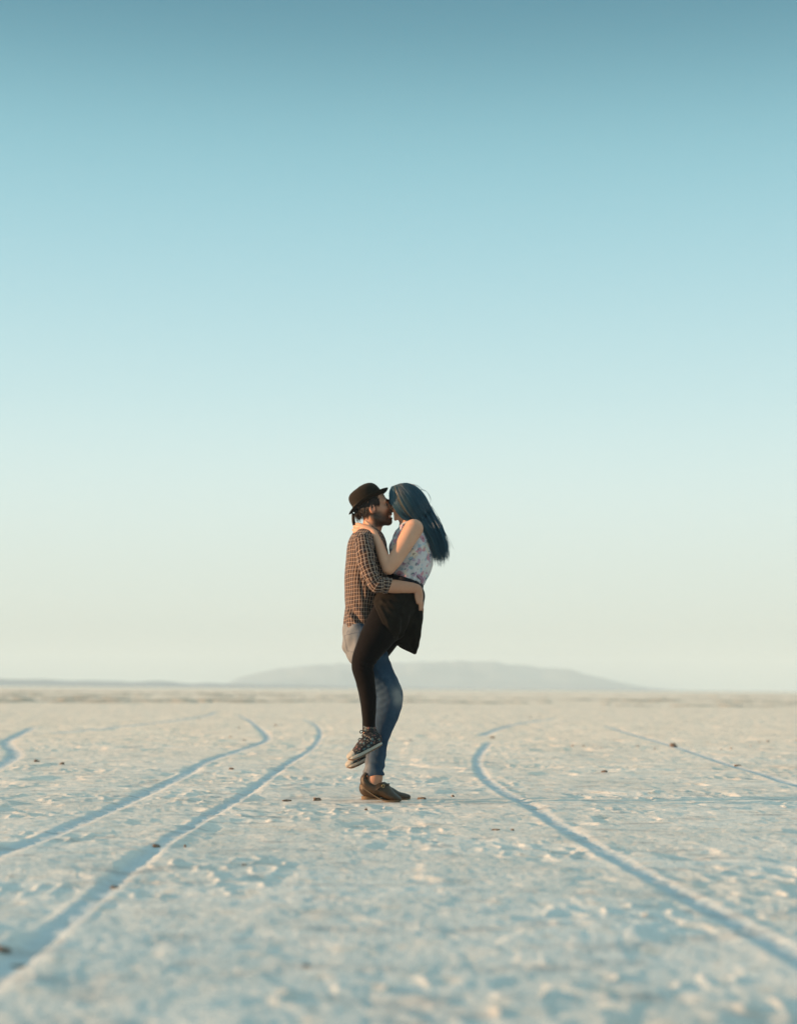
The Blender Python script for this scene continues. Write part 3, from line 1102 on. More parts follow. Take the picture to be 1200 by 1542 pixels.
paths, shade = [], []
for i in range(760):                          # short hair below the hat, back of the head and temples
    sgn = random.choice((-1, 1))
    u = random.random()
    x = -0.108 + 0.150 * u
    z = random.uniform(-0.005, 0.045) if x < 0.0 else random.uniform(0.018, 0.055)
    q = max(0.0, 1 - ((x + 0.014) / 0.098) ** 2 - ((z - 0.03) / 0.09) ** 2)
    y = sgn * 0.079 * math.sqrt(q) * (random.uniform(0.0, 1) ** 0.3 if x < -0.06 else 1.0)
    p0 = np.array([x, y, z])
    ln = random.uniform(0.035, 0.065) * (1.15 if x < -0.04 else 0.75 if x < 0 else 0.55)
    drop = np.array([random.uniform(-0.2, 0.05) if x < -0.03 else random.uniform(-0.35, -0.1), sgn * 0.06, -1.0])
    pts = []
    for k in range(6):
        t = k / 5
        q_ = p0 + drop * ln * t + np.array([0.010 * t * t if x < -0.06 else 0.004 * math.sin(3 * t + i), sgn * (0.006 - 0.010 * t * t), 0])
        pts.append(MW(q_))
    paths.append(np.array(pts))
    shade.append(random.random())
for i in range(90):                           # the lock that hangs behind the neck
    a, b_ = random.uniform(-1, 1), random.uniform(-1, 1)
    base = [(532.5, 774), (532.2, 779), (532.4, 785), (534.0, 790.5), (536.5, 795)]
    pts = [P(px + a * (2.6 - 0.25 * j), py + b_ * 1.6, 0.02 + b_ * 0.022 * (1 - .1 * j)) for j, (px, py) in enumerate(base)]
    paths.append(catmull(pts, 3))
    shade.append(random.random() * 0.6)
strands('hair', paths, [random.uniform(0.0014, 0.0024) for _ in paths], M['dark_hair'], MAN, shade)

# --- hat -----------------------------------------------------------
HC = P(554.6, 754.2, 0.0)
HA = head_frame(1, R(30.5))
hs = PX(0)


def hat_pt(f, l, u):
    return HC + HA[0] * f + HA[1] * l + HA[2] * u


def ring_mesh(name, prof, nseg, mat, par, fn, caps=(False, False)):
    V, Fc = [], []
    for k, pr in enumerate(prof):
        for i in range(nseg):
            V.append(fn(k, pr, 2 * math.pi * i / nseg))
    for k in range(len(prof) - 1):
        for i in range(nseg):
            j = (i + 1) % nseg
            Fc.append((k * nseg + i, k * nseg + j, (k + 1) * nseg + j, (k + 1) * nseg + i))
    if caps[0]:
        Fc.append(tuple(range(nseg))[::-1])
    if caps[1]:
        Fc.append(tuple((len(prof) - 1) * nseg + i for i in range(nseg)))
    return mesh_obj(name, V, Fc, mat, par)


def crown_fn(k, pr, a):
    r, u = pr
    f, l = 0.0945 * r * math.cos(a), 0.080 * r * math.sin(a)
    lean = -0.010 * (u / 0.09)
    dent = 0.004 * math.sin(2 * a + 0.6) * (u / 0.09)
    return hat_pt(f + lean, l + dent, u + 0.003 * math.cos(a - 0.5) * (u > 0.03))


hat = ring_mesh('hat', [(0.93, -0.012), (1.0, -0.004), (1.0, 0.012), (0.995, 0.030), (0.975, 0.048), (0.92, 0.064), (0.82, 0.077), (0.66, 0.087), (0.45, 0.0925), (0.22, 0.0945), (0.05, 0.095)], 48, M['felt'], MAN, crown_fn, (True, True))


def brim_fn(k, pr, a):
    r, du = pr
    f, l = (0.0945 + 0.039 * r) * math.cos(a), (0.080 + 0.034 * r) * math.sin(a)
    curl = 0.016 * max(0.0, r) ** 2.2 * (0.25 + 1.0 * math.sin(a) ** 2 + 0.75 * (math.cos(a) > 0) * math.cos(a) ** 2)
    dip = -0.012 * math.cos(a) ** 2 * r
    return hat_pt(f, l, -0.005 + curl + dip * (1 if math.cos(a) < 0 else 0.3) + du)


ring_mesh('hat_brim', [(-0.12, -0.001), (0.3, -0.0015), (0.6, -0.002), (0.85, -0.002), (0.98, -0.0012), (1.02, 0.0012), (0.98, 0.0035), (0.85, 0.003), (0.6, 0.0025), (0.3, 0.003), (-0.06, 0.004)], 64, M['felt'], hat, brim_fn)


def band_fn(k, pr, a):
    r, u = pr
    return hat_pt(0.0945 * r * math.cos(a), 0.080 * r * math.sin(a), u)


ring_mesh('hat_band', [(1.005, -0.003), (1.035, 0.000), (1.04, 0.008), (1.035, 0.0145), (1.0, 0.016)], 48, M['felt_band'], hat, band_fn)

# --- shirt ---------------------------------------------------------
lo, hi = bounds(m_torso)
fd = Field(lo, hi, 0.0045)
fd.chain(m_torso, 0.01, 5)
for i in (0, 1):
    fd.chain(m_arm[i][:2], 0.03, 1)
pa, pb = P(513, 945.5, 0), P(549, 956, 0)                    # hem, then the neck opening
dn = np.array([-(pb - pa)[2], 0, (pb - pa)[0]])
fd.plane(pa, -dn)
fd.ell(P(563, 797, 0), (0.058, 0.064, 0.052), 0.004, 'cut')
# hollow at the hem
q = fd.box(P(500, 962, -.3), P(600, 941, .3))
V, Fc = fd.mesh()


def shirt_folds(V):
    z = V[:, 2]
    px = V[:, 0]
    low = sstep(P(548, 900, 0)[2], P(548, 940, 0)[2], z)
    f = 0.007 * vnoise3(V * np.array([1, 1, 0.45]), 15, 30) + 0.005 * vnoise3(V * np.array([1, 1, 0.5]), 34, 31)
    f += low * 0.010 * vnoise3(V * np.array([1, 1, 0.35]), 22, 32)
    # the long pulled fold from the small of the back to the near hip
    a, b = P(524, 913, -.12), P(549, 947, -.19)
    for (a, b, amp, w) in ((P(524, 911, -.13), P(551, 950, -.2), -0.016, 0.010), (P(521, 918, -.13), P(547, 953, -.2), 0.010, 0.011), (P(530, 905, -.14), P(556, 940, -.2), 0.007, 0.012),
                           (P(556, 905, -.2), P(560, 940, -.2), -0.007, 0.008), (P(538, 850, -.2), P(549, 905, -.2), -0.008, 0.010)):
        ab = (b - a)[[0, 2]]
        rel = (V - a)[:, [0, 2]]
        t = np.clip(rel @ ab / (ab @ ab), 0, 1)
        dd = np.linalg.norm(rel - t[:, None] * ab, axis=1)
        f += amp * np.exp(-(dd / w) ** 2) * (V[:, 1] < 0.05) * np.sin(np.pi * np.clip(t * 0.94 + 0.03, 0, 1)) ** 0.6
    return f


def torso_uv(V, nodes, rmean):
    s_, a_, r_ = along(V, nodes)
    return np.stack([a_ * rmean, V[:, 2] * 1.0], 1)


V = folds(V, Fc, shirt_folds)
uv = torso_uv(V, m_torso, 0.145)
uv[:, 0] += 0.010 * vnoise3(V, 14, 80)
uv[:, 1] += 0.010 * vnoise3(V, 14, 81)
uv[:, 0] += 0.02 * sstep(P(0, 905, 0)[2], P(0, 950, 0)[2], V[:, 2]) * np.sin((V[:, 0] - P(520, 0, 0)[0]) * 20)
shirt = mesh_obj('shirt', V, Fc, M['plaid'], MAN, uv=uv)
for i in (0, 1):
    lo, hi = bounds(m_arm[i])
    fd = Field(lo, hi, 0.004)
    fd.chain(m_arm[i], 0.01, 6)
    fd.plane(P(577, 881, m_arm[i][-1][1]), (1, 0, -0.12), lo=P(560, 900, -.4), hi=P(610, 850, .4))
    V, Fc = fd.mesh()
    s_, a_, r_ = along(V, m_arm[i])
    stot = s_.max()

    def sl(V):
        f = 0.006 * vnoise3(V, 20, 33) + 0.003 * vnoise3(V, 48, 34)
        el_ = np.exp(-((s_ - 0.235) / 0.05) ** 2)
        f += el_ * 0.0045 * np.sin(s_ * 210 + 1.2 * np.sin(a_ * 2)) * (0.4 + 0.6 * (np.cos(a_ + 1.4) > -0.2))
        f += 0.003 * np.sin(s_ * 90 + a_ * 1.6) * sstep(0.02, 0.1, s_)
        return f
    V = folds(V, Fc, sl)
    sleeve = mesh_obj('sleeve', V, Fc, M['plaid'], shirt, uv=np.stack([a_ * 0.050 + 0.006 * vnoise3(V, 18, 82), s_ + 0.008 * vnoise3(V, 16, 83)], 1))
    y0 = m_arm[i][-1][1]
    cn = N([(573, 880.6, y0 - .002 * (1 - 2 * i), 11.3), (580, 881.3, y0 * 0.985, 12.2), (586, 882, y0 * 0.96, 12.0), (593, 883, y0 * .94, 11.3)])
    lo, hi = bounds(cn)
    fd = Field(lo, hi, 0.0035)
    fd.chain(cn, 0.0, 3)
    fd.plane(P(587.2, 882, y0 * 0.96), (1, 0.1, -0.30 * 1))
    fd.plane(P(572.0, 880.5, y0), (-1, 0, 0.12))
    fd.chain(slim(cn, 0.86), 0.0, 3, 'cut') if False else None
    V, Fc = fd.mesh()
    s2, a2, _r = along(V, cn)
    V = folds(V, Fc, lambda V: 0.0022 * vnoise3(V, 40, 36) + 0.0018 * np.sin(s2 * 260 + a2))
    mesh_obj('cuff', V, Fc, M['plaid'], shirt, uv=np.stack([a2 * 0.048 + 0.01, s2], 1))


# collar: a folded strip round the neck
def collar_fn(k, pr, a):
    r, u, = pr
    c = np.array(P(560, 802, 0))
    ca, sa = math.cos(a), math.sin(a)
    rx, ry = 0.062 * r, 0.070 * r
    p = c + np.array([rx * ca - 0.004, ry * sa, u + 0.008 - 0.030 * (ca + 1) / 2])
    if ca > 0.55:
        p[2] -= (ca - 0.55) * 0.09 * (1 if abs(sa) > 0.05 else 1.3)
        p[0] += (ca - 0.55) * 0.012
    return p


ring_mesh('collar', [(0.95, -0.022), (0.93, -0.004), (0.95, 0.008), (1.0, 0.009), (1.10, -0.004), (1.22, -0.020), (1.21, -0.024), (1.08, -0.010), (0.99, 0.002)], 40, M['plaid'], shirt, collar_fn)
me = shirt.children[-1].data
at = me.attributes.new('cloth', 'FLOAT_VECTOR', 'POINT')
cv = np.array([v.co[:] for v in me.vertices])
aa = np.arctan2(cv[:, 1], cv[:, 0] - P(560, 802, 0)[0])
at.data.foreach_set('vector', np.stack([aa * 0.07, cv[:, 2], 0 * aa], 1).astype(np.float32).ravel())

# --- jeans ---------------------------------------------------------
lo, hi = bounds(m_leg[0], m_leg[1], m_hip)
fd = Field(lo, hi, 0.0048)
fd.chain(m_hip, 0.02, 4)
for i in (0, 1):
    fd.chain(m_leg[i], 0.022, 5)
fd.plane(P(546, 940, 0), (0, 0, 1))
fd.plane(P(566, 1168, -.085), (0.04, 0, -1))
V, Fc = fd.mesh()


def jean_folds(V):
    px = 600 + V[:, 0] / PX(0)
    z = V[:, 2]
    kz = P(588, 1052, -.1)[2]
    knee = np.exp(-((z - kz) / 0.10) ** 2)
    back = sstep(0.02, -0.05, V[:, 0] - P(585, 1050, -.1)[0])
    low = sstep(P(0, 1120, 0)[2], P(0, 1165, 0)[2], z)
    f = 0.0035 * vnoise3(V * np.array([1, 1, 1.5]), 20, 37) + 0.0022 * vnoise3(V, 46, 38)
    f += knee * back * 0.0022 * np.sin((z - 0.5 * V[:, 0]) * 170 + 2 * vnoise3(V, 10, 39))
    f += low * 0.0045 * np.sin(z * 120 + V[:, 0] * 60 + 3 * vnoise3(V, 12, 40))
    f += 0.004 * np.sin((z * 0.8 - V[:, 0]) * 70 + 3 * vnoise3(V, 8, 43)) * sstep(P(0, 1010, 0)[2], P(0, 960, 0)[2], z)
    return f


V = folds(V, Fc, jean_folds)
kc = P(600, 1047, -.15)
fade_sunlit = np.exp(-((V[:, 2] - kc[2]) / 0.055) ** 2 - ((V[:, 0] - kc[0]) / 0.035) ** 2) * 0.55
fade_sunlit += 0.8 * sstep(P(0, 1030, 0)[2], P(0, 985, 0)[2], V[:, 2]) * sstep(P(556, 0, 0)[0], P(534, 0, 0)[0], V[:, 0])  # sunlit side of the seat painted paler
fade_sunlit += 0.75 * sstep(P(0, 1060, 0)[2], P(0, 1160, 0)[2], V[:, 2]) * sstep(P(572, 0, 0)[0], P(556, 0, 0)[0], V[:, 0])  # sunlight painted down the left of the lower legs
fade_sunlit = np.clip(fade_sunlit * (0.6 + 1.4 * np.clip(0.5 + vnoise3(V, 30, 44), 0, 1)), 0, 0.8)
seam = 0.7 * sstep(0.006, 0.002, np.abs(V[:, 2] - P(0, 1163, -.085)[2])) * 0.6
s0, a0, _ = along(V, m_leg[0])
seam += 0.6 * sstep(0.06, 0.02, np.abs(a0 - 0.1)) * (V[:, 1] < 0)
pc = (V - P(533, 968, -.12))[:, [0, 2]] @ np.array([[math.cos(.2), -math.sin(.2)], [math.sin(.2), math.cos(.2)]])
pk = np.abs(np.maximum(np.abs(pc[:, 0]) - 0.045, np.maximum(-pc[:, 1] - 0.055 + 0.4 * np.abs(pc[:, 0]), pc[:, 1] - 0.05))) < 0.0025
seam += 0.5 * pk * (V[:, 1] < -.03)
jeans = mesh_obj('jeans', V, Fc, M['denim'], MAN, attrs={'fade_sunlit': fade_sunlit, 'seam': np.clip(seam, 0, 1)})


# --- loafers and sneakers -------------------------------------------
def sole_strip(name, path, y0, widths, thick, mat, par, up=None):
    """path: px,py of the bottom line heel to toe; widths: half width in metres at each node"""
    pp = catmull(np.array([(a, b, w, t) for (a, b), w, t in zip(path, widths, thick)]), 5)
    pts = np.array([P(a, b, y0) for a, b in pp[:, :2]])
    tan = np.gradient(pts, axis=0)
    tan /= np.linalg.norm(tan, axis=1, keepdims=True)
    nor = np.stack([-tan[:, 2], 0 * tan[:, 0], tan[:, 0]], 1)
    if nor[:, 2].mean() < 0:
        nor = -nor
    V, Fc = [], []
    n = len(pts)
    # rounded ends, bevelled edges
    sec = [(-1, 0.25), (-0.9, 0.0), (0.9, 0.0), (1, 0.25), (1.0, 0.8), (0.92, 1.0), (-0.92, 1.0), (-1.0, 0.8)]
    for i in range(n):
        endr = min(i, n - 1 - i) / 5.0
        wf = math.sqrt(max(0.0, 1 - max(0, 1 - endr) ** 2)) * 0.75 + 0.25 if endr < 1 else 1.0
        for (a, b) in sec:
            V.append(pts[i] + np.array([0, a * pp[i, 2] * wf, 0]) + nor[i] * b * pp[i, 3])
    m = len(sec)
    for i in range(n - 1):
        for k in range(m):
            k2 = (k + 1) % m
            Fc.append((i * m + k, i * m + k2, (i + 1) * m + k2, (i + 1) * m + k))
    Fc.append(tuple(range(m))[::-1])
    Fc.append(tuple((n - 1) * m + k for k in range(m)))
    o = mesh_obj(name, V, Fc, mat, par, smooth=False)
    bm = bmesh.new()
    bm.from_mesh(o.data)
    bmesh.ops.recalc_face_normals(bm, faces=bm.faces)
    bm.to_mesh(o.data)
    bm.free()
    return o


def tube(name, pts, r, mat, par, n=6, closed=False):
    p = catmull(pts, 5) if len(pts) > 2 else np.array(pts)
    tang = np.gradient(p, axis=0)
    tang /= np.linalg.norm(tang, axis=1, keepdims=True) + 1e-9
    a = np.cross(tang, np.array([0.21, 0.93, 0.3]))
    a /= np.linalg.norm(a, axis=1, keepdims=True) + 1e-9
    b = np.cross(tang, a)
    V = [p[i] + r * (a[i] * math.cos(2 * math.pi * k / n) + b[i] * math.sin(2 * math.pi * k / n)) for i in range(len(p)) for k in range(n)]
    Fc = [(i * n + k, i * n + (k + 1) % n, (i + 1) * n + (k + 1) % n, (i + 1) * n + k) for i in range(len(p) - 1) for k in range(n)]
    Fc += [tuple(range(n))[::-1], tuple((len(p) - 1) * n + k for k in range(n))]
    return mesh_obj(name, V, Fc, mat, par)


def loafer(y0, upper, open_c, open_r, open_tilt, sole, sw, st, strap, clip_pts):
    n = N([(a, b, y0, r, k) for a, b, r, k in upper])
    lo, hi = bounds(n)
    fd = Field(lo, hi, 0.003)
    fd.chain(n, 0.004, 6)
    # flat underside, following the sole's upper face
    pa, pb = P(*clip_pts[0], y0), P(*clip_pts[1], y0)
    t = pb - pa
    fd.plane(pa, (t[2], 0, -t[0]))
    if len(clip_pts) > 2:
        fd.plane(P(*clip_pts[2], y0), (0, 0, -1))
    # ankle opening
    c, s_ = math.cos(open_tilt), math.sin(open_tilt)
    A = np.array([[c, 0, -s_], [0, 1, 0], [s_, 0, c]])
    fd.ell(P(*open_c, y0), open_r, 0.003, 'cut', A)
    V, Fc = fd.mesh()
    V = folds(V, Fc, lambda V: 0.0012 * vnoise3(V, 60, 45))
    o = mesh_obj('shoe', V, Fc, M['loafer'], MAN)
    sole_strip('sole', sole, y0, sw, st, M['loafer_sole'], o)
    pts = [P(a, b, y0 + dy) for a, b, dy in strap]
    tube('strap', pts, 0.0045, M['loafer'], o)
    mid = pts[2]
    ring = [mid + np.array([0.009 * math.cos(t_) * 0.8, -0.006, 0.008 * math.sin(t_)]) for t_ in np.linspace(0, 6.0, 12)]
    tube('buckle', ring, 0.0018, M['metal'], o)
    return o


loafer(-.085, [(550.8, 1165, 2.8, 2.8), (548.4, 1172, 5.4, 1.8), (552, 1180.5, 7.9, 1.45), (564, 1187.5, 9.6, 1.3), (575.5, 1188.5, 11.6, 1.15), (585, 1196.3, 8.7, 1.42), (594, 1201.1, 6.3, 1.85), (600.5, 1203.6, 4.0, 2.2)],
       (564.5, 1165), (0.048, 0.040, 0.078), R(-28),
       [(541.5, 1183), (548, 1188), (559, 1195.5), (572, 1203.5), (583, 1206.6), (596, 1206.8), (605, 1205.6)], [.027, .031, .031, .036, .043, .043, .028], [.013, .014, .007, .007, .008, .008, .008],
       [(567, 1190, -.052), (571.5, 1186, -.054), (577, 1183.5, -.050), (583.5, 1181, -.030), (586, 1180.5, .0), (583.5, 1181, .03), (577, 1184, .05)],
       [(541, 1180), (572, 1201)])
loafer(.115, [(549, 1180, 6, 1.4), (550, 1188, 9, 1.2), (558, 1193, 10, 1.2), (571, 1192, 11.5, 1.2), (585, 1194, 9.5, 1.3), (598, 1198.5, 7, 1.6), (608, 1200.0, 5.8, 1.8), (614, 1201, 4.8, 1.8)],
       (560, 1177), (0.05, 0.032, 0.046), R(5),
       [(544, 1204.2), (553, 1204.4), (566, 1203.8), (580, 1204.2), (596, 1204.4), (608, 1204.3), (618, 1203.4)], [.027, .031, .030, .036, .043, .041, .026], [.020, .020, .008, .008, .009, .009, .009],
       [(566, 1190, -.045), (573, 1187, -.045), (580, 1188, -.035), (585, 1187, -.01), (585, 1187, .015), (580, 1190, .045)],
       [(543, 1200.5), (619, 1201)])


# ================================================================= the woman
WOM = bpy.data.objects.new('person', None)
COL.objects.link(WOM)
g0 = P(612, 900, 0)
WOM.location = (float(g0[0]), 0.0, float(g0[2]))
tag(WOM, 'woman with long blue hair, floral top and black skirt carried in the man\'s arms', 'person')

w_torso = N([(612, 793, 0, 13, 1.6), (616, 803, 0, 20, 1.75), (617.5, 815, 0, 27, 1.45), (618, 830, 0, 31, 1.25), (618, 846, 0, 30, 1.22), (614.5, 860, 0, 28, 1.28), (611, 874, 0, 27.5, 1.36), (611, 888, 0, 26, 1.5)])
w_pelv = N([(612, 876, 0, 24.5, 1.45), (609, 894, 0, 27, 1.5), (607, 910, 0, 27, 1.5), (606, 922, 0, 24, 1.4)])
w_arm = [N([(623, 796, s * .150, 14.5), (614, 811, s * .178, 13.6), (604, 828, s * .200, 12.2), (593.5, 845, s * .214, 11.2), (585.5, 855.5, s * .216, 9.6)]) for s in (-1, 1)]
w_fore = [N([(585, 856, s * .216, 9.2), (580.5, 846, s * .206, 9.0), (575.5, 833, s * .190, 7.9), (571, 820, s * .170, 6.7), (566, 808.5, s * .146, 5.6), (562.5, 802.5, s * .132, 5.3)]) for s in (-1, 1)]
w_leg = [N([(599, 908, -.105, 30, 1.0), (584, 932, -.165, 28.5), (569, 957, -.215, 25.5), (554, 981, -.243, 20.2), (546, 1001, -.248, 16.6), (549, 1019, -.244, 14.7), (553.5, 1040, -.238, 12.3), (555.5, 1065, -.230, 11), (556, 1085, -.224, 9.2), (557, 1100, -.22, 8.6)]),
         N([(601, 914, .105, 29, 1.0), (589, 938, .165, 27.5), (575, 962, .215, 24.5), (561, 986, .240, 20.5), (551, 1006, .246, 17.5), (550.5, 1024, .244, 15), (553, 1045, .238, 12.6), (555, 1070, .230, 10.8), (555, 1092, .224, 9.2), (554.5, 1107, .22, 8.6)])]

lo, hi = bounds(w_torso, w_pelv, w_arm[0], w_arm[1], w_leg[0], w_leg[1])
lo = np.minimum(lo, P(522, 1150, -.25) - 0.02)
hi = np.maximum(hi, P(650, 722, 0.3))
fd = Field(lo, hi, 0.0042)
fd.chain(slim(w_torso, 0.78), 0.03)
fd.chain(slim(w_pelv, 0.85), 0.03)
for i in (0, 1):
    fd.chain(slim(w_leg[i], 0.86), 0.02)
    fd.chain(w_arm[i], 0.02, 5)
    fd.chain(w_fore[i], 0.008, 5)
WH = P(612.0, 757.5, -0.012)
WA = head_frame(-1, R(-36))
fd.chain(N([(615, 800, 0, 13), (614, 789, -.004, 12), (613, 778, -.008, 12.5), (614, 768, -.01, 13)]), 0.02)
WW = add_head(fd, WH, WA, 0.925, False, False)
for s, i in ((-1, 0), (1, 1)):                     # hands behind his neck, fingers spread over the collar
    y = s
    fd.chain(N([(563.5, 803.5, y * .134, 5.4, .8), (557, 798.5, y * .118, 6.0, .7), (550, 796, y * .103, 6.3, .6), (546.5, 795.5, y * .093, 5.6, .6)]), 0.008)
    hand_fingers(fd, [
        [(548, 792.0, y * .098, 2.7), (543, 790.0, y * .088, 2.5), (539, 789.0, y * .073, 2.2), (536.5, 788.8, y * .058, 1.9)],
        [(547, 794.2, y * .096, 2.8), (541, 792.8, y * .086, 2.6), (536, 792.6, y * .070, 2.3), (533, 793.0, y * .054, 2.0)],
        [(546.5, 797.0, y * .098, 2.7), (540, 796.8, y * .090, 2.5), (535, 797.2, y * .076, 2.3), (531.6, 797.8, y * .060, 2.0)],
        [(547.5, 799.6, y * .102, 2.5), (541.5, 800.0, y * .096, 2.3), (536, 800.8, y * .084, 2.0), (532.6, 801.6, y * .070, 1.8)],
        [(558, 796, y * .112, 3.0), (556, 791, y * .098, 2.8), (553, 787.5, y * .086, 2.4), (550.5, 785, y * .080, 2.0)]])
fd.chain(N([(557, 1098, -.22, 8), (559, 1108, -.22, 8), (552, 1118, -.22, 7), (540, 1129, -.22, 5)]), 0.01)
fd.chain(N([(554.5, 1105, .22, 8), (556, 1118, .22, 8), (549, 1128, .22, 7), (537, 1140, .22, 5)]), 0.01)
V, Fc = fd.mesh()
V = relax(V, Fc, 1, 0.35)
L = ((V - WH) / 0.925) @ WA.T
lips = (sstep(0.011, 0.006, np.abs(L[:, 2] + 0.0745)) * (L[:, 0] > 0.072) * (np.abs(L[:, 1]) < 0.024))
brow = sstep(0.006, 0.003, np.abs(L[:, 2] - 0.022 + 0.08 * np.abs(np.abs(L[:, 1]) - 0.033))) * (L[:, 0] > 0.06) * (np.abs(L[:, 1]) > 0.014) * (np.abs(L[:, 1]) < 0.052)
lash = sstep(0.005, 0.002, np.abs(L[:, 2] + 0.008)) * (L[:, 0] > 0.06) * (np.abs(np.abs(L[:, 1]) - 0.031) < 0.016)
woman_body = mesh_obj('body', V, Fc, M['woman_skin'], WOM, attrs={'stubble': np.clip(brow * .8 + lash * .7, 0, 1), 'flush': np.clip(lips * 0.8, 0, 1)})
eyes(WW, WA, WH, 0.92, woman_body)

# --- blouse ---------------------------------------------------------
lo, hi = bounds(w_torso, pad=0.06)
fd = Field(lo, hi, 0.0042)
fd.chain(w_torso, 0.01, 5)
fd.chain(N([(632, 834, 0, 17, 1.5), (632, 848, 0, 19.5, 1.45), (627, 858, 0, 17, 1.4)]), 0.03)         # cloth hanging loose at the back
for s in (-1, 1):
    fd.ell(P(599.5, 826, s * .055), (0.052, 0.062, 0.062), 0.02)
fd.ell(P(606, 786, 0), (0.075, 0.075, 0.055), 0.004, 'cut')                         # neckline
for i in (0, 1):                                                                # armholes
    fd.chain(N([(616, 795, (-.13, .13)[i], 15.5, 0.8), (607, 806, (-.21, .21)[i], 15)]), 0.004, 1, 'cut')
pa, pb = P(584, 862.5, -.12), P(628, 875.5, -.12)
t = pb - pa
fd.plane(pa, (t[2], 0, -t[0]))
V, Fc = fd.mesh()


def blouse_folds(V):
    f = 0.003 * vnoise3(V, 26, 60) + 0.0018 * vnoise3(V, 60, 61)
    a, b = P(640, 822, -.1), P(596, 858, -.13)
    for (a, b, amp, w) in ((P(640, 818, -.1), P(600, 845, -.13), 0.009, 0.011), (P(642, 826, -.1), P(598, 856, -.13), -0.010, 0.009), (P(644, 834, -.1), P(612, 860, -.13), 0.008, 0.010),
                           (P(634, 812, -.1), P(598, 836, -.13), -0.007, 0.009), (P(648, 836, -.05), P(622, 868, -.1), -0.005, 0.009)):
        ab = (b - a)[[0, 2]]
        rel = (V - a)[:, [0, 2]]
        t = np.clip(rel @ ab / (ab @ ab), 0, 1)
        dd = np.linalg.norm(rel - t[:, None] * ab, axis=1)
        f += amp * np.exp(-(dd / w) ** 2) * (V[:, 1] < 0.02) * np.sin(np.pi * np.clip(t * .9 + .05, 0, 1))
    f += 0.006 * np.sin((V[:, 0] * 0.8 + V[:, 1]) * 110 + 3 * vnoise3(V, 9, 62)) * sstep(P(0, 845, 0)[2], P(0, 868, 0)[2], V[:, 2])
    return f


V = folds(V, Fc, blouse_folds)
blouse = mesh_obj('top', V, Fc, M['floral'], WOM)
# shirt tail slipping out over the waistband at the back
tl = N([(629, 869, -.02, 6.5, 4.2), (633, 874, -.02, 5.6, 4.0), (633.5, 880, -.02, 3.4, 3.6)])
lo, hi = bounds(tl)
fd = Field(lo, hi, 0.004)
fd.chain(tl, 0.0, 5)
V, Fc = fd.mesh()
V = folds(V, Fc, lambda V: 0.003 * np.sin(V[:, 1] * 130 + 2 * vnoise3(V, 12, 63)))
M['mauve'] = floral_mat('mauve_floral', (0.32, 0.19, 0.25), [((0.42, 0.12, 0.17), 0.75, 0.46), ((0.45, 0.24, 0.36), 1.3, 0.4)], 24, 0.6)
mesh_obj('top_tail', V, Fc, M['mauve'], blouse)

# --- leggings ---------------------------------------------------------
lo, hi = bounds(w_leg[0], w_leg[1], w_pelv)
fd = Field(lo, hi, 0.0048)
fd.chain(slim(w_pelv, 0.93), 0.02)
for i in (0, 1):
    fd.chain(w_leg[i], 0.02, 10)
fd.plane(P(556, 1096, -.22), (0.0, 0, -1), lo=P(500, 1130, -.4), hi=P(620, 1080, -.02))
fd.plane(P(556, 1103, .22), (0.0, 0, -1), lo=P(500, 1130, .02), hi=P(620, 1080, .4))
V, Fc = fd.mesh()
kz = P(548, 1002, -.25)
V = folds(V, Fc, lambda V: 0.0016 * vnoise3(V, 26, 64) + 0.0018 * np.exp(-((V[:, 2] - kz[2]) / 0.05) ** 2) * np.sin(V[:, 2] * 230 + V[:, 0] * 90) * (V[:, 0] > P(552, 0, -.24)[0]))
mesh_obj('leggings', V, Fc, M['black_knit'], WOM)

# --- skirt: a draped cloth solid with a hollow underside ---------------
w_sk = N([(611, 873, 0, 25.5, 1.46), (609, 885, 0, 27.5, 1.52), (607, 897, 0, 29, 1.56), (606, 910, 0, 30, 1.6)])
lo, hi = bounds(w_sk, w_leg[0][:4], w_leg[1][:4], pad=0.06)
hi = np.maximum(hi, P(648, 860, .3))
lo = np.minimum(lo, P(560, 992, -.3))
fd = Field(lo, hi, 0.0046)
fd.chain(w_sk, 0.02, 4)
for i, s in ((0, -1), (1, 1)):
    dy = 0 if i == 0 else 3
    fd.chain(N([(600, 902 + dy, s * .105, 33), (590, 922 + dy, s * .148, 33), (582, 938 + dy, s * .182, 31)]), 0.02)
    # hanging back panel
    fd.chain(N([(606, 900, s * .115, 27, 0.55), (609, 920, s * .135, 27, 0.42), (611.5, 940, s * .150, 25.5, 0.34), (613, 960, s * .155, 24, 0.30), (614, 985, s * .155, 24, 0.28)]), 0.02)
fd.chain(N([(626, 905, 0, 7, 5.0), (629, 920, 0, 6, 6.4), (630.5, 938, 0, 5, 8.6), (626, 958, 0, 4.5, 9.6), (622, 985, 0, 4.5, 9.6)]), 0.02)
# bunched cloth lifted by the hands
fd.chain(N([(634, 893, 0, 5.0, 4.6), (635, 899, 0, 5.0, 5.0), (632.5, 908, 0, 5.5, 5.2), (629, 918, 0, 6, 5.4)]), 0.015)
# hem: front edge across the thighs, lower edge running down to the back corner
pa, pb = P(586, 963.5, -.15), P(627, 984, -.15)
t = pb - pa
fd.plane(pa, (t[2], 0, -t[0]))
pa, pb = P(568, 921, -.18), P(588, 966, -.18)
t = pb - pa
fd.plane(pa, (t[2], 0, -t[0]), lo=P(550, 1000, -.4), hi=P(612, 880, .4))
pa, pb = P(637, 938, -.1), P(626, 983, -.1)
t = pb - pa
fd.plane(pa, (-t[2], 0, t[0]))
pa, pb = P(584, 870.5, -.12), P(636, 883, -.12)
t = pb - pa
fd.plane(pa, (-t[2], 0, t[0]), lo=P(560, 900, -.4), hi=P(630, 850, .4))
# hollow inside the hanging back

V, Fc = fd.mesh()


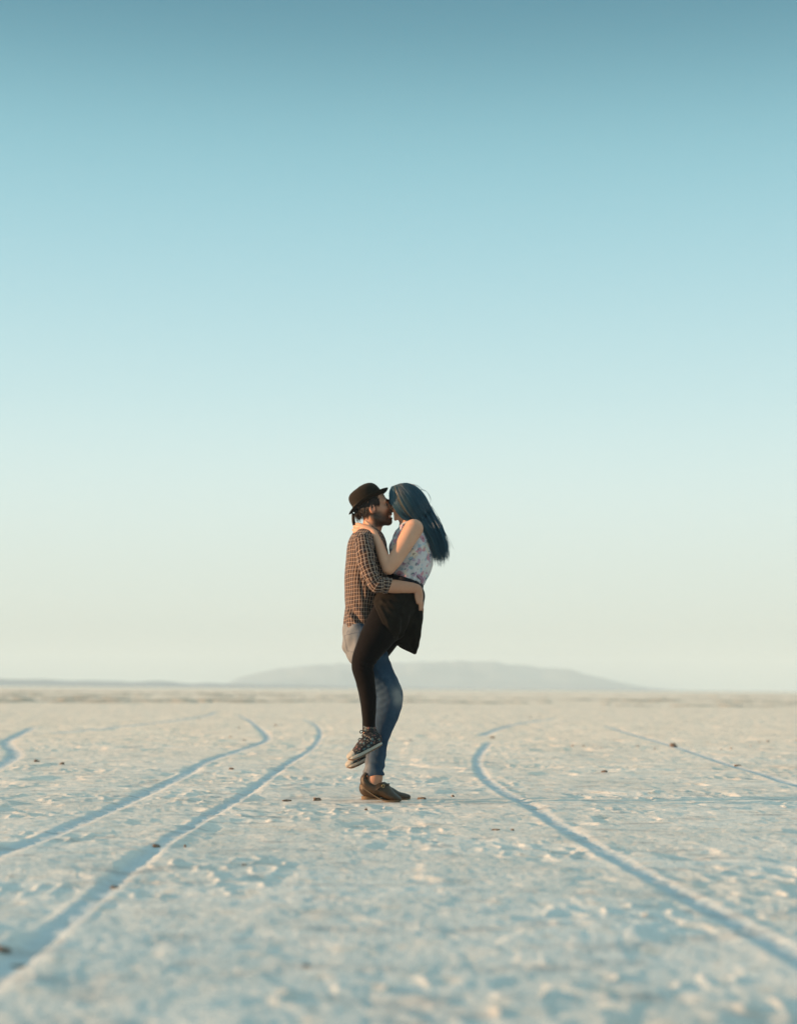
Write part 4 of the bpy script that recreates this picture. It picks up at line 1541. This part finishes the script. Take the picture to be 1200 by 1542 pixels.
def skirt_folds(V):
    f = 0.003 * vnoise3(V, 20, 65) + 0.002 * vnoise3(V, 44, 66)
    fs = [((575, 905), (600, 935), .011, .011), ((573, 915), (588, 945), .009, .009), ((578, 912), (604, 928), -.009, .009), ((586, 908), (612, 930), .010, .011), ((590, 905), (620, 918), -.007, .009),
          ((583, 940), (592, 958), .010, .008), ((592, 935), (600, 960), -.009, .009), ((600, 925), (598, 952), .009, .009), ((612, 900), (606, 914), .006, .007), ((604, 940), (618, 970), -.006, .011), ((622, 920), (626, 972), .006, .012)]
    for (p, q, amp, w) in fs:
        a, b = P(*p, -.2), P(*q, -.2)
        ab = (b - a)[[0, 2]]
        rel = (V - a)[:, [0, 2]]
        t = np.clip(rel @ ab / (ab @ ab), 0, 1)
        dd = np.linalg.norm(rel - t[:, None] * ab, axis=1)
        f += 0.6 * amp * np.exp(-(dd / w) ** 2) * (np.abs(V[:, 1]) > 0.06)
    z = V[:, 2]
    f += 0.006 * np.sin(V[:, 1] * 85 + V[:, 0] * 40 + 3 * vnoise3(V, 7, 67)) * sstep(P(0, 900, 0)[2], P(0, 970, 0)[2], z) * (V[:, 0] > P(608, 0, 0)[0])
    return f


V = folds(V, Fc, skirt_folds)
V = relax(V, Fc, 1, 0.4)
skirt = mesh_obj('skirt', V, Fc, M['black_cloth'], WOM)
wb = N([(611.5, 864, 0, 29.0, 1.36), (610.0, 873, 0, 28.6, 1.40), (609, 882, 0, 28.6, 1.46)])
lo, hi = bounds(wb)
fd = Field(lo, hi, 0.004)
fd.chain(wb, 0.0, 4)
pa, pb = P(584, 861.5, -.12), P(632, 876.5, -.12)
t = pb - pa
fd.plane(pa, (-t[2], 0, t[0]))
pa, pb = P(584, 872, -.12), P(636, 886, -.12)
t = pb - pa
fd.plane(pa, (t[2], 0, -t[0]))
V, Fc = fd.mesh()
V = folds(V, Fc, lambda V: 0.001 * vnoise3(V, 40, 68))
mesh_obj('waistband', V, Fc, M['band_cloth'], skirt)


# --- sneakers ---------------------------------------------------------
def sneaker(y0, dx, dy):
    def T(l):
        return [(a + dx, b + dy) + tuple(r) for a, b, *r in l]
    n1 = N([(a, b, y0, r, k) for a, b, r, k in T([(556.5, 1095, 9.4, 1.0), (557.5, 1101, 9.6, 1.0), (560, 1108, 10.4, 1.0), (563.5, 1113, 10.8, 1.0)])])
    n2 = N([(a, b, y0, r, k) for a, b, r, k in T([(564, 1114, 11, 1.0), (555, 1118, 11.8, 1.05), (546.5, 1124, 10.3, 1.15), (539, 1131, 8.2, 1.4), (532, 1137, 6.0, 1.7), (528, 1139.5, 4.6, 1.9)])])
    lo, hi = bounds(n1, n2)
    fd = Field(lo, hi, 0.003)
    fd.chain(n1, 0.008, 5)
    fd.chain(n2, 0.010, 5)
    (a1, b1), (a2, b2) = T([(576, 1120)])[0], T([(527, 1146)])[0]
    pa, pb = P(a1, b1 - 2, y0), P(a2, b2 - 2, y0)
    t = pb - pa
    fd.plane(pa, (-t[2], 0, t[0]) if (-t[2] * 0 + t[0]) < 0 else (t[2], 0, -t[0]))
    c0 = T([(556, 1093.5)])[0]
    fd.plane(P(*c0, y0), (0.10, 0, 1))
    fd.ell(P(*T([(556, 1091)])[0], y0), (.028, .028, .018), 0.002, 'cut')
    V, Fc = fd.mesh()
    V = folds(V, Fc, lambda V: 0.0014 * vnoise3(V, 60, 70))
    o = mesh_obj('shoe', V, Fc, M['sneaker'], WOM)
    sole_strip('sole', T([(576, 1120), (569, 1124.5), (559, 1130), (549, 1135.5), (540, 1140), (531, 1143), (523, 1141.5)]), y0, [.028, .032, .032, .036, .042, .040, .026], [.018, .018, .018, .018, .018, .018, .020], M['rubber'], o)
    sole_strip('outsole', T([(576, 1122), (569, 1126.6), (559, 1132.2), (549, 1137.7), (540, 1142.2), (531, 1145.2), (523.4, 1143.6)]), y0, [.028, .032, .032, .036, .042, .040, .026], [.006] * 7, M['outsole'], o)
    tc = N([(a, b, y0, r, k) for a, b, r, k in T([(534.5, 1134.5, 7.2, 1.45), (530, 1137.5, 6.2, 1.75), (526.5, 1139.3, 4.8, 1.9)])])
    lo, hi = bounds(tc)
    fd = Field(lo, hi, 0.003)
    fd.chain(tc, 0.0, 5)
    pa, pb = P(*T([(540, 1138)])[0], y0), P(*T([(532, 1127)])[0], y0)
    t = pb - pa
    fd.plane(pa, (t[2], 0, -t[0]) if t[2] > 0 else (-t[2], 0, t[0]))
    pa, pb = P(a1, b1 - 2, y0), P(a2, b2 - 2, y0)
    t = pb - pa
    fd.plane(pa, (-t[2], 0, t[0]) if t[0] < 0 else (t[2], 0, -t[0]))
    V, Fc = fd.mesh()
    mesh_obj('toe_cap', V, Fc, M['rubber'], o)
    sgn = -1
    for k, (ax, ay, bx, by) in enumerate([(546, 1103.5, 553, 1107), (544.5, 1108, 551, 1112), (543, 1112.5, 549, 1117), (540.5, 1117, 546.5, 1121), (537.5, 1121.5, 543.5, 1125)]):
        (p1x, p1y), (p2x, p2y) = T([(ax, ay)])[0], T([(bx, by)])[0]
        pts = [P(p2x, p2y, y0 - .040), P((p1x + p2x) / 2 - 1.0, (p1y + p2y) / 2 - .6, y0 - .024), P(p1x - .2, p1y, y0), P((p1x + p2x) / 2 - 1.0, (p1y + p2y) / 2 - .6, y0 + .024), P(p2x, p2y, y0 + .040)]
        tube('lace', pts, 0.0022, M['lace'], o)
    (lx, ly) = T([(547, 1101.5)])[0]
    for s in (-1, 1):
        lp = [P(lx, ly, y0 - .004), P(lx - 3, ly - 1.8, y0 - .012 * (1 - s)), P(lx - 5.2, ly + .4, y0 - .018 * (1 - s)), P(lx - 3.8, ly + 2.6, y0 - .012 * (1 - s)), P(lx, ly + .6, y0 - .004)]
        tube('lace', lp, 0.0024, M['lace'], o)
    tube('lace', [P(lx, ly, y0 - .01), P(lx + 5, ly + .6, y0 - .034), P(lx + 11, ly - .6, y0 - .038), P(lx + 17.6, ly - 2.4, y0 - .022)], 0.0032, M['lace'], o)
    return o


sneaker(-.22, 0, 0)
sneaker(.22, -2.0, 12.0)

# --- long blue hair -----------------------------------------------------
hc = P(611.5, 757, -0.01)
GF = [(590.5, 734.5), (587, 745), (590, 759), (597, 771.5), (607.5, 782.5), (630, 791.5), (645, 812), (651, 832), (655, 857)]
GM = [(602, 730.5), (611, 741), (621, 755), (630, 770), (640, 785), (650, 803), (658, 822), (661, 838), (663.5, 858)]
GB = [(613, 729.5), (627, 735.5), (638.5, 748), (648, 765), (657.5, 783), (666, 801), (671, 819), (672.5, 834), (673, 854)]
GF, GM, GB = (catmull(np.array(g, float), 3) for g in (GF, GM, GB))
n = len(GF)
tt = np.linspace(0, 1, n)
paths, radii, shade = [], [], []
NS = 3600
for i in range(NS):
    u = random.random()
    lat = random.choice((-1, 1, -1))
    dep = random.random()                                   # 1 = outermost layer
    uc = (math.floor(u * 17) + 0.5 + 0.3 * math.sin(math.floor(u * 17) * 5.1)) / 17
    ut = (u + (uc - u) * 0.85 * tt ** 2)[:, None]
    g = np.where(ut < 0.5, GF * (1 - 2 * ut) + GM * 2 * ut, GM * (2 - 2 * ut) + GB * (2 * ut - 1))
    cen = GM * 0.5 + GB * 0.25 + GF * 0.25
    sh = 0.86 + 0.16 * dep
    jx, jy = random.gauss(0, 1), random.gauss(0, 1)
    clump = math.floor(u * 17) * 1.7 + (0.9 if dep > 0.6 else 0)
    g[:, 0] += jx * (0.5 + 1.1 * tt) + 1.6 * tt ** 2 * math.sin(clump) + (1.2 * np.sin(tt * 5 + clump) * tt)
    g[:, 1] += jy * (0.4 + 2.0 * tt ** 2)
    cut = (random.uniform(0.84, 1.0) if random.random() < 0.55 else random.uniform(0.6, 0.92)) - 0.07 * (0.5 + 0.5 * math.sin(clump * 3.7))
    if random.random() < 0.03:
        g[:, 0] += 7 * tt ** 3 * random.random()
        g[:, 1] -= 5 * tt ** 3 * random.random()
    pts = np.array([P(a, b, -0.01) for a, b in g])
    rel = pts - hc
    lx, lz = rel @ WA[0], rel @ WA[2]
    q = np.clip(1 - (lx / 0.128) ** 2 - (lz / 0.128) ** 2, 0, 1)
    q = np.maximum(q, 0.60 * sstep(0.02, 0.07, lx) * sstep(0.075, 0.04, lz))
    yh = lat * 0.088 * np.sqrt(q) * sh
    rl = random.uniform(-1, 1)
    ylow = rl * (0.075 + 0.02 * math.sin(clump)) * (1 - 0.25 * tt)
    yl = lat * abs(rl) ** 0.5 * 0.076
    w = sstep(0.38, 0.62, tt)
    y = (yh + 0.012 * rl * (1 - np.sqrt(q))) * (1 - w) + (0.5 * yl + 0.5 * ylow) * w
    # keep behind the near shoulder but outside the back
    pts[:, 1] = -0.01 + y + 0.003 * jx
    k = max(4, int(n * cut))
    paths.append(pts[:k])
    radii.append(random.uniform(0.0011, 0.0021))
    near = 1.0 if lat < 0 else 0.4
    frontside = math.exp(-((u - 0.24) / 0.20) ** 2) * near  # near front strands painted olive as if sunlit
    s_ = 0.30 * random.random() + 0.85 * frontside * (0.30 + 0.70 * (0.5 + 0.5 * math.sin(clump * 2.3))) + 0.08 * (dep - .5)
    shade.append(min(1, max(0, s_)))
fly = [[(630, 738), (637, 737.5), (643, 741), (647, 748), (647.5, 754), (645, 760)], [(657, 776), (664, 789), (671, 803), (678, 817), (684, 829)], [(660, 780), (668, 797), (674, 812), (679, 826)],
       [(650, 762), (659, 778), (667, 796), (674, 815), (678, 834)], [(663, 800), (670, 815), (675, 832), (676, 846)], [(610, 729.5), (620, 728.5), (630, 733), (640, 742)], [(594, 733), (590, 740), (587, 750), (589, 762), (596, 772)]]
for f in fly:
    for r_ in range(2):
        paths.append(catmull(np.array([P(a + random.gauss(0, .5), b + random.gauss(0, .5), -0.01 + 0.01 * r_) for a, b in f]), 5))
        radii.append(0.0009)
        shade.append(0.3)
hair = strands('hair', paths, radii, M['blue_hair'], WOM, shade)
# the dense under-layer that the strands lie on
cap_n = N([(626, 768, -.01, 9, 1.5), (636, 786, -.01, 8, 1.4), (645, 802, 0, 7, 1.3), (651, 814, 0, 5, 1.3), (655, 822, 0, 3, 1.3)])
lo, hi = hc - 0.16, hc + 0.16
lo, hi = np.minimum(lo, bounds(cap_n)[0]), np.maximum(hi, bounds(cap_n)[1])
fd = Field(lo, hi, 0.0045)
A2 = WA
fd.ell(hc - WA[0] * 0.006 + WA[2] * 0.004, (0.100, 0.080, 0.104), 0.01, 'add', A2)
fd.ell(P(606, 768, -.01), (0.052, 0.080, 0.040), 0.02)
fd.chain(cap_n, 0.025, 4)
# leave the face free
fd.ell(hc + WA[0] * 0.105 + WA[2] * -0.040, (0.060, 0.058, 0.095), 0.01, 'cut', A2)
V, Fc = fd.mesh()
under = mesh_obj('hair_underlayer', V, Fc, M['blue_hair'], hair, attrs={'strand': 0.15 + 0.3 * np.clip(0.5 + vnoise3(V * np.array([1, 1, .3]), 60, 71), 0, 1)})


# ------------------------------------------------------------------ haze
def build_haze():
    bm = bmesh.new()
    bmesh.ops.create_cube(bm, size=1.0)
    for v in bm.verts:
        v.co = Vector((v.co.x * 8200, v.co.y * 8200, 38 + v.co.z * 78))
    me = bpy.data.meshes.new('haze')
    bm.to_mesh(me)
    bm.free()
    m = bpy.data.materials.new('evening_haze')
    m.use_nodes = True
    t = m.node_tree
    t.nodes.clear()
    out = node(t, 'ShaderNodeOutputMaterial')
    vol = node(t, 'ShaderNodeVolumePrincipled')
    vol.inputs['Color'].default_value = (0.68, 0.845, 0.93, 1)
    vol.inputs['Density'].default_value = HAZE
    vol.inputs['Anisotropy'].default_value = 0.0
    t.links.new(vol.outputs[0], out.inputs['Volume'])
    me.materials.append(m)
    o = bpy.data.objects.new('haze', me)
    COL.objects.link(o)
    tag(o, 'thin pale evening haze over the whole flat', 'haze', kind='stuff')


HAZE = 0.0004
build_haze()
